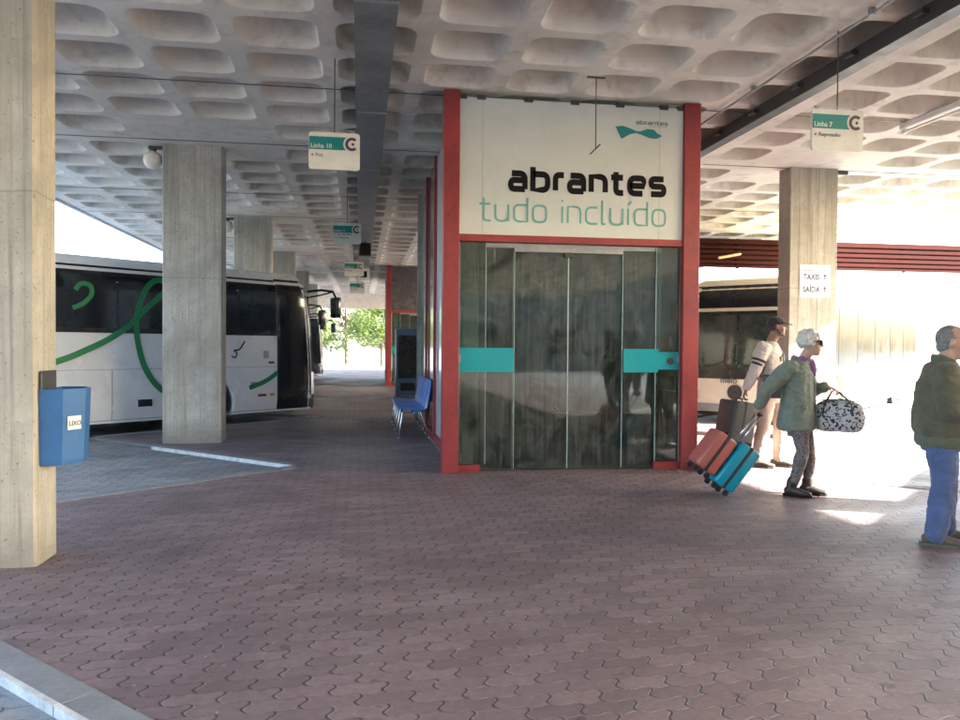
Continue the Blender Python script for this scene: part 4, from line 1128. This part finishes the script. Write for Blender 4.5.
def shoe(name, mat, ank, dirx, root, L=.27, rise=.075, sole=M['sole']):
    ank = Vector(ank); a = math.atan2(dirx[1], dirx[0]); X = Matrix.Translation(Vector((ank.x, ank.y, 0))) @ Matrix.Rotation(a, 4, 'Z')
    k = L/.27; b = MB()
    b.tube([X @ Vector(p) for p in ((-.065*k, 0, .048), (-.02*k, 0, .055), (.05*k, 0, .05), (.12*k, 0, .038), (.172*k, 0, .032))], [(.042, .033), (.046, .036), (.040, .040), (.030, .043), (.024, .033)], 14, hint=(0, 0, 1))
    b.tube([X @ Vector((-.03*k, 0, .05)), X @ Vector((-.02*k, 0, rise)), ank+Vector((0, 0, rise-.06))], [.04, .042, .044], 12)
    o = fused(b, name, mat, .007, root)
    pl = [(-.10, -.028), (-.06, -.038), (.04, -.042), (.12, -.047), (.175, -.032), (.195, 0), (.175, .032), (.12, .047), (.04, .042), (-.06, .038), (-.10, .028)]
    b = MB(); b.prism([(p[0]*k, p[1]) for p in pl], .0, .024); b.xform(X); b.build('sole', sole, o)
    return o

def torso_tube(mb, rows, lean=0):
    mb.tube([(x, y, z) for z, x, y, rx, ry in rows], [(rx, ry) for z, x, y, rx, ry in rows], 20, hint=(1, 0, 0), ck=.16)

# ---- woman pulling two cases
wm = empty('person', (4.29, 7.03, 0), R(-40), 'white-haired person in sage parka and sunglasses, walking with a patterned bag and pulling two suitcases', 'person')
J = dict(hc=(.105, -.0, 1.505), rs=(-.055, -.155, 1.27), ls=(.02, .155, 1.27), re=(-.27, -.235, 1.04), rw=(-.335, -.20, .875), le=(.075, .245, 1.03), lw=(.24, .155, 1.075),
         rh=(0, -.085, .80), lh=(.0, .085, .80), rk=(.055, -.085, .45), lk=(.085, .085, .455), ra=(-.03, -.085, .09), la=(.085, .085, .09))
b = MB(); Mh = head(b, J['hc'], R(4), R(4), .98)
b.tube([(.02, 0, 1.26), (.045, 0, 1.36), (.085, 0, 1.43)], [.06, .052, .052], 14)
torso_tube(b, [(.74, 0, 0, .10, .14), (.9, 0, 0, .10, .15), (1.05, 0, 0, .09, .13), (1.2, 0, 0, .10, .15), (1.28, 0, 0, .07, .12)])
for s_, t_ in (('r', -1), ('l', 1)):
    limb(b, J[s_+'s'], J[s_+'e'], J[s_+'w'], .042, .034, .026); limb(b, J[s_+'h'], J[s_+'k'], J[s_+'a'], .068, .044, .032, .1)
hand(b, J['rw'], (-.18, .05, -.45), (.75, .25, -.2), (.0, .9, .1), 48, .95)
hand(b, J['lw'], (.8, -.25, -.25), (0, -.1, -1), (0, -1, 0), 42, .95)
fused(b, 'body', M['skin'], .0065, wm)
# clothes
b = MB()
torso_tube(b, [(.665, -.02, 0, .182, .215), (.72, -.02, 0, .180, .215), (.85, -.015, 0, .165, .205), (1.0, -.01, 0, .150, .190), (1.13, -.005, 0, .148, .195), (1.23, 0, 0, .13, .19), (1.29, .01, 0, .10, .15), (1.335, .025, 0, .078, .10)])
limb(b, J['rs'], J['re'], lerp(J['re'], J['rw'], .86), .085, .066, .050); limb(b, J['ls'], J['le'], lerp(J['le'], J['lw'], .80), .085, .066, .050)
b.tube([lerp(J['re'], J['rw'], .80), lerp(J['re'], J['rw'], .9)], .056, 12); b.tube([lerp(J['le'], J['lw'], .74), lerp(J['le'], J['lw'], .84)], .056, 12)
pk = fused(b, 'parka', M['parka'], .011, wm, .010)
b = MB()       # collar, placket, pocket flaps
b.tube([(-.075, -.0, 1.345), (-.02, -.088, 1.345), (.07, -.075, 1.315), (.118, -.012, 1.265)], [(.030, .010)]*4, 10, hint=(0, 0, 1))
b.tube([(-.075, .0, 1.345), (-.02, .088, 1.345), (.07, .08, 1.315), (.118, .012, 1.265)], [(.030, .010)]*4, 10, hint=(0, 0, 1))
fused(b, 'collar', M['parka'], .006, pk, .002)
b = MB(); b.tube([(.122, -.02, 1.24), (.150, -.02, 1.10), (.155, -.02, .95), (.168, -.02, .80), (.176, -.02, .64)], [(.006, .020)]*5, 8, hint=(1, 0, 0)); b.build('placket', M['parka'], pk, smooth=True)
for sy in (-1, 1):
    b = MB(); b.rbox(.075, .105, sy*.178-.03, sy*.178+.03, .86, .90, .008); b.build('pocket_flap', M['parka'], pk, auto=40)
b = MB(); b.tube([(-.02, -.07, 1.35), (.06, -.065, 1.35), (.115, 0, 1.325), (.06, .065, 1.35), (-.02, .07, 1.35), (-.055, 0, 1.365), (-.02, -.07, 1.35)], .026, 10); b.tube([(.11, .0, 1.33), (.135, -.01, 1.25), (.14, -.012, 1.19)], [.026, .028, .016], 10)
fused(b, 'scarf', M['scarf'], .008, wm, .006, 30)
b = MB(); torso_tube(b, [(.60, 0, 0, .10, .14), (.74, -.01, 0, .125, .165), (.86, 0, 0, .12, .16)])
limb(b, J['rh'], J['rk'], lerp(J['rk'], J['ra'], .85), .088, .058, .046, .14); limb(b, J['lh'], J['lk'], lerp(J['lk'], J['la'], .85), .088, .058, .046, .14)
fused(b, 'leggings', M['legging'], .010, wm, .005, 22)
for s_ in 'rl':
    sh = shoe('boot', M['boot'], J[s_+'a'], (1, -.05 if s_ == 'r' else .12), wm, .245, .14, M['black'])
    b = MB(); a_ = Vector(J[s_+'a']); b.tube([a_+Vector((.0, 0, .02)), a_+Vector((.003, 0, .075))], [.044, .050], 14); b.build('boot_cuff', M['boot'], sh, smooth=True)
rd = random.Random(5); b = MB(); b.ball(Mh @ Vector((-.018, 0, .035)), (.100, .088, .098), 16, 12)
for i in range(90):
    d_ = Vector((rd.gauss(-.35, .8), rd.gauss(0, 1), rd.gauss(.25, .8))).normalized()
    if d_.x > .55 and d_.z < .5: continue
    if d_.z < -.75: continue
    b.ball(Mh @ (Vector((-.018, 0, .03))+Vector((d_.x*.100, d_.y*.088, d_.z*.098))), rd.uniform(.016, .028), 8, 6)
fused(b, 'hair', M['hairwhite'], .007, wm, .008, 48, 1)
sg = None
for sd in (-1, 1):
    b = MB(); b.ball(Mh @ Vector((.096, sd*.034, .012)), (.010, .031, .026), 14, 8, M=Matrix.Rotation(R(sd*14), 3, 'Z')); sg = b.build('sunglass_lens', M['black'], wm, smooth=True)
b = MB(); b.tube([Mh @ Vector((.098, -.068, .022)), Mh @ Vector((.0, -.083, .022))], .004, 6); b.tube([Mh @ Vector((.098, .068, .022)), Mh @ Vector((.0, .083, .022))], .004, 6); b.build('sunglass_arm', M['black'], wm)

# ---- her patterned holdall, hanging from the forward hand
hb = empty('handbag', (4.29, 7.03, 0), R(-40), 'black and white patterned holdall held out in front by the white-haired person', 'bag')
bx, by, bz = .35, .10, .79
b = MB(); vs = []; fs = []; n = 20; ks = 25
for i in range(ks):
    u = -1+2*i/(ks-1); e = max(.22, (1-abs(u)**4.5)**.42)
    for j in range(n):
        a = 2*PI*j/n; ca, sa = math.cos(a), math.sin(a)
        z = (.165*sa if sa > 0 else .15*math.copysign(abs(sa)**.55, sa))*e; vs.append((bx+u*.235, by+.095*math.copysign(abs(ca)**.75, ca)*e, bz+z-.012*abs(u)))
for i in range(ks-1):
    for j in range(n): fs.append((i*n+j, i*n+(j+1) % n, (i+1)*n+(j+1) % n, (i+1)*n+j))
fs += [tuple(range(n)), tuple(range((ks-1)*n, ks*n))]
b.add(vs, fs); bd = b.build('bag_body', M['leopard'], hb, auto=60)
b = MB(); b.tube([(bx-.21, by, bz+.150), (bx, by, bz+.172), (bx+.21, by, bz+.150)], [(.006, .012)]*3, 8, hint=(0, 0, 1)); b.build('zip', M['bagblack'], hb)
hx, hy, hz = .307, .135, 1.052
for sy in (-1, 1):
    b = MB(); b.tube([(bx-.13, by+sy*.088, bz+.02), (bx-.12, by+sy*.075, bz+.13), (hx-.03, hy+sy*.012, hz-.03), (hx, hy+sy*.008, hz), (hx+.045, hy+sy*.012, hz-.03), (bx+.12, by+sy*.075, bz+.13), (bx+.13, by+sy*.088, bz+.02)], [(.013, .008)]*7, 8, hint=(0, 1, 0)); b.build('bag_handle', M['bagblack'], hb, smooth=True)

# ---- young man behind her
ym = empty('person', (4.95, 8.74, 0), R(-34), 'young person in black cap and pale shirt with black sleeve stripes, holding a suitcase', 'person')
J = dict(hc=(.07, 0, 1.715), rs=(-.06, -.195, 1.47), ls=(.0, .195, 1.47), re=(-.155, -.25, 1.18), rw=(-.255, -.235, .955), le=(.03, .265, 1.17), lw=(.14, .23, .97),
         rh=(-.02, -.1, .94), lh=(.02, .1, .94), rk=(-.06, -.1, .51), lk=(.12, .1, .53), ra=(-.125, -.1, .085), la=(.10, .1, .085))
b = MB(); Mh2 = head(b, J['hc'], R(8), R(3), 1.0)
b.tube([(.0, 0, 1.46), (.015, 0, 1.55), (.05, 0, 1.64)], [.068, .058, .057], 14)
torso_tube(b, [(.88, 0, 0, .10, .14), (1.05, 0, 0, .09, .13), (1.25, 0, 0, .10, .15), (1.4, 0, 0, .10, .16), (1.48, 0, 0, .07, .13)])
for s_ in 'rl':
    limb(b, J[s_+'s'], J[s_+'e'], J[s_+'w'], .047, .040, .030); limb(b, J[s_+'h'], J[s_+'k'], J[s_+'a'], .075, .05, .036, .1)
hand(b, J['rw'], (-.22, .03, -.75), (.7, .1, -.2), (.1, .95, 0), 50, 1.05)
hand(b, J['lw'], (.35, -.05, -.8), (-.2, -.9, 0), (.9, -.1, .3), 20, 1.05)
fused(b, 'body', M['skin_dark'], .0065, ym)
b = MB()
torso_tube(b, [(.83, -.01, 0, .145, .195), (.95, -.01, 0, .138, .19), (1.1, -.005, 0, .13, .185), (1.28, -.005, 0, .14, .20), (1.40, -.005, 0, .13, .205), (1.47, .0, 0, .10, .175), (1.525, .005, 0, .072, .10)])
for s_ in 'rl': limb(b, J[s_+'s'], J[s_+'e'], lerp(J[s_+'e'], J[s_+'w'], .92), .085, .066, .046)
shirt = fused(b, 'shirt', M['shirt'], .011, ym, .009)
for t0_ in (.52, .68):
    for s_ in 'rl':
        b = MB(); p_, q_ = lerp(J[s_+'s'], J[s_+'e'], t0_), lerp(J[s_+'s'], J[s_+'e'], t0_+.09); rr_ = .085*1.02-(.025)*(t0_-.3)/.45+.014
        b.tube([p_, q_], rr_, 16, caps=False); b.build('sleeve_stripe', M['stripe'], shirt, smooth=True)
b = MB(); b.disc((.128, -.08, 1.33), 'x', .035, .01, 16); b.build('shirt_badge', M['lamporange'], shirt)
b = MB(); torso_tube(b, [(.80, 0, 0, .12, .165), (.92, 0, 0, .125, .17), (1.0, 0, 0, .12, .165)])
for s_ in 'rl': limb(b, J[s_+'h'], J[s_+'k'], lerp(J[s_+'k'], J[s_+'a'], .96), .105, .080, .062, .02)
fused(b, 'trousers', M['chino'], .011, ym, .008)
for s_ in 'rl': shoe('shoe', M['shoe'], J[s_+'a'], (1, 0), ym, .29)
b = MB(); b.ball(Mh2 @ Vector((-.012, 0, .052)), (.105, .085, .078), 18, 12); b.tube([Mh2 @ Vector((-.02, 0, .035)), Mh2 @ Vector((-.02, 0, .055))], [(.103, .084)]*2, 18, hint=(1, 0, 0))
cp = fused(b, 'cap', M['stripe'], .007, ym)
b = MB(); b.tube([Mh2 @ Vector((.05, 0, .048)), Mh2 @ Vector((.11, 0, .046)), Mh2 @ Vector((.155, 0, .036)), Mh2 @ Vector((.172, 0, .030))], [(.007, .075), (.006, .074), (.006, .058), (.005, .03)], 14, hint=(0, 0, 1)); b.build('cap_brim', M['stripe'], cp, smooth=True)
b = MB(); b.ball(Mh2 @ Vector((-.02, 0, -.005)), (.092, .080, .055), 16, 10); fused(b, 'hair', M['hairdark'], .008, ym, .002, 60)
b = MB(); b.tube([Mh2 @ Vector(p) for p in ((-.0, -.072, -.03), (.03, -.066, -.075), (.075, -.03, -.105), (.088, 0, -.108), (.075, .03, -.105), (.03, .066, -.075), (0, .072, -.03))], [(.010, .014)]*7, 8); fused(b, 'beard', M['hairdark'], .006, ym, .002, 70)
for sd in (-1, 1): MB().ball(Mh2 @ Vector((.083, sd*.031, .018)), .0105, 10, 8).build('eye', M['hairdark'], ym, smooth=True)
sbg = empty('shoulder_bag', (4.95, 8.74, 0), R(-34), 'black crossbody bag on the hip of the young person in the cap', 'bag')
b = MB(); b.rbox(-.06, .20, -.285, -.205, .86, 1.13, .02); bgb = b.build('bag_body', M['bagblack'], sbg, auto=40)
b = MB(); b.rbox(-.062, .202, -.292, -.25, 1.0, 1.14, .012); b.rbox(.06, .085, -.297, -.285, 1.0, 1.03, .003); b.build('flap', M['bagblack'], bgb, auto=40)
b = MB(); b.tube([(.17, -.24, 1.10), (.165, -.13, 1.24), (.148, .02, 1.38), (.075, .12, 1.505), (-.03, .125, 1.53), (-.11, .06, 1.46), (-.155, -.08, 1.28), (-.09, -.23, 1.11)], [(.004, .017)]*8, 8, hint=(.8, -.5, .3)); b.build('strap', M['bagblack'], sbg, smooth=True)

# ---- man at the right edge
mn = empty('person', (4.30, 5.15, 0), R(-26), 'grey-haired person in olive bomber jacket and blue jeans standing at the right edge', 'person')
J = dict(hc=(.065, 0, 1.505), rs=(-.02, -.185, 1.285), ls=(.0, .185, 1.285), re=(-.015, -.275, 1.02), rw=(.22, -.15, .985), le=(.03, .275, 1.02), lw=(.25, .10, 1.0),
         rh=(-.01, -.1, .83), lh=(.01, .1, .83), rk=(.0, -.105, .46), lk=(.05, .11, .46), ra=(-.05, -.105, .085), la=(.06, .12, .085))
b = MB(); Mh3 = head(b, J['hc'], R(-12), R(5), 1.02)
b.tube([(.0, 0, 1.27), (.015, 0, 1.36), (.045, 0, 1.43)], [.075, .064, .062], 14)
torso_tube(b, [(.78, 0, 0, .12, .15), (.95, .02, 0, .14, .16), (1.1, .02, 0, .13, .15), (1.22, 0, 0, .12, .16), (1.3, 0, 0, .08, .13)])
for s_ in 'rl':
    limb(b, J[s_+'s'], J[s_+'e'], J[s_+'w'], .05, .042, .031); limb(b, J[s_+'h'], J[s_+'k'], J[s_+'a'], .078, .052, .038, .1)
hand(b, J['rw'], (.9, .35, .05), (-.1, .7, .2), (.1, .1, 1), 38, 1.05)
hand(b, J['lw'], (.8, -.5, 0), (-.2, -.7, .2), (0, 0, 1), 38, 1.05)
fused(b, 'body', M['skin'], .0065, mn)
b = MB()
torso_tube(b, [(.80, .0, 0, .165, .205), (.86, .0, 0, .195, .235), (1.0, .01, 0, .200, .240), (1.12, .005, 0, .185, .225), (1.22, -.005, 0, .158, .215), (1.295, .0, 0, .115, .17), (1.345, .015, 0, .086, .10)])
for s_ in 'rl': limb(b, J[s_+'s'], J[s_+'e'], lerp(J[s_+'e'], J[s_+'w'], .84), .098, .080, .054)
jk = fused(b, 'jacket', M['olive'], .011, mn, .012, 12)
b = MB(); torso_tube(b, [(.735, .0, 0, .165, .205), (.765, .0, 0, .180, .220), (.81, .0, 0, .182, .225)]); fused(b, 'waistband', M['rib'], .009, jk, .002, 60)
b = MB(); b.tube([(-.070, 0, 1.385), (-.03, -.082, 1.38), (.05, -.082, 1.345), (.10, -.03, 1.30)], [(.038, .011)]*4, 10, hint=(0, 0, 1)); b.tube([(-.070, 0, 1.385), (-.03, .082, 1.38), (.05, .082, 1.345), (.10, .03, 1.30)], [(.038, .011)]*4, 10, hint=(0, 0, 1)); fused(b, 'collar', M['rib'], .006, jk, .0015)
for s_ in 'rl':
    b = MB(); b.tube([lerp(J[s_+'e'], J[s_+'w'], .82), lerp(J[s_+'e'], J[s_+'w'], .95)], [.050, .042], 14); b.build('cuff', M['rib'], jk, smooth=True)
b = MB(); torso_tube(b, [(.70, 0, 0, .13, .165), (.82, 0, 0, .150, .185), (.90, 0, 0, .150, .18)])
for s_ in 'rl': limb(b, Vector(J[s_+'h'])-Vector((0, 0, .06)), J[s_+'k'], lerp(J[s_+'k'], J[s_+'a'], 1.02), .096, .082, .072, .0)
fused(b, 'jeans', M['jeans'], .011, mn, .010)
for s_ in 'rl': shoe('shoe', M['shoe'], J[s_+'a'], (1, -.1 if s_ == 'r' else .15), mn, .29)
rd = random.Random(3); b = MB(); b.ball(Mh3 @ Vector((-.022, 0, .032)), (.096, .083, .094), 18, 12); b.ball(Mh3 @ Vector((-.045, 0, -.03)), (.060, .070, .06), 14, 8)
fused(b, 'hair', M['hairgrey'], .007, mn, .003, 70, 2)
for sd in (-1, 1): MB().ball(Mh3 @ Vector((.083, sd*.031, .018)), .0105, 10, 8).build('eye', M['hairdark'], mn, smooth=True)

# ------------------------------------------------------------------ suitcases
def basis(o_, bx_, wy, az): return Matrix(((bx_.x, wy.x, az.x, o_.x), (bx_.y, wy.y, az.y, o_.y), (bx_.z, wy.z, az.z, o_.z), (0, 0, 0, 1)))
def suitcase(o_, bx_, wy, az, T, Wd, L, mat, label, handle, ribs=True, grip=.0):
    """local x = depth of the case, y = width, z = length from the wheels up"""
    t = bpy.data.objects.new('suitcase', None); COL.objects.link(t); t.matrix_world = basis(o_, bx_, wy, az); t.empty_display_size = .2
    tag(t, label, 'suitcase', 'travellers\' suitcases')
    b = MB(); b.rbox(-T/2, T/2, -Wd/2, Wd/2, .045, L, .032)
    sh = b.build('shell', mat, t, auto=50)
    if ribs:
        for k in range(-3, 4):
            for sx_ in (-1, 1):
                b = MB(); b.rbox(sx_*T/2-.004, sx_*T/2+.004, k*Wd*.115-.012, k*Wd*.115+.012, .10, L-.06, .0035); b.build('rib', mat, sh)
    b = MB(); b.rbox(-.017, .017, -Wd/2-.004, Wd/2+.004, .041, L+.004, .006); b.build('zip_band', M['bagblack'], t, auto=40)
    for sx_ in (-1, 1):
        for sy in (-1, 1):
            b = MB(); b.tube([(sx_*(T/2-.045), sy*(Wd/2-.06)-.012, .012), (sx_*(T/2-.045), sy*(Wd/2-.06)+.012, .012)], .027, 14, caps=False); wl = b.build('wheel', M['rubber'], t, auto=40)
            b = MB(); b.rbox(sx_*(T/2-.045)-.022, sx_*(T/2-.045)+.022, sy*(Wd/2-.06)-.022, sy*(Wd/2-.06)+.022, .026, .052, .006); b.build('wheel_housing', M['bagblack'], wl, auto=40)
    b = MB(); b.tube([(-.0, -.07, L-.004), (0, -.07, L+.03), (0, .07, L+.03), (0, .07, L-.004)], .011, 8); b.build('carry_handle', M['bagblack'], t, smooth=True)
    if handle:
        hx_ = handle[0]; H_ = handle[1]
        for sy in (-.075, .075): MB().tube([(hx_, sy, L-.03), (hx_, sy, H_)], .009, 8, caps=False).build('pull_rod', M['chrome'], t, smooth=True)
        b = MB(); b.tube([(hx_, -.095, H_), (hx_, .095, H_)], .016, 10); b.build('pull_grip', M['bagblack'], t, smooth=True)
    return t
Wm = wm.matrix_basis
hw_ = Vector((4.29, 7.03, 0)) + Matrix.Rotation(R(-40), 3, 'Z') @ Vector((-.355, -.19, .815))      # the pulling hand
p0 = Vector((3.40, 7.20, .13))
A_ = (hw_-p0); reach = A_.length; A_.normalize()
Wv = Vector((A_.y, -A_.x, 0)).normalized()*-1; Bv = Wv.cross(A_).normalized()
if Bv.z > 0: Bv = -Bv; Wv = -Wv
M['case_teal'] = plain('case_teal', (.0, .26, .36), .35, 0, .06, 4)
M['case_coral'] = plain('case_coral', (.42, .11, .085), .4, 0, .08, 4)
M['case_dark'] = plain('case_dark', (.03, .031, .03), .6, 0, .15, 6)
suitcase(p0+Bv*.12+A_*.0, Bv, Wv, A_, .225, .36, .52, M['case_teal'], 'teal hard suitcase with dark zip, nearer of the two being pulled', (-.10, reach-.01))
suitcase(p0-Bv*.125+A_*.03, Bv, Wv, A_, .22, .36, .45, M['case_coral'], 'coral hard suitcase riding behind the teal one being pulled', None)
a = R(9); up = Vector((math.sin(a), 0, math.cos(a)))
suitcase(Vector((4.36, 8.62, .03)), Vector((math.cos(a), 0, -math.sin(a))), Vector((0, 1, 0)), up, .30, .42, .80, M['case_dark'], 'dark grey suitcase standing upright, held by the young person in the cap', None, False)
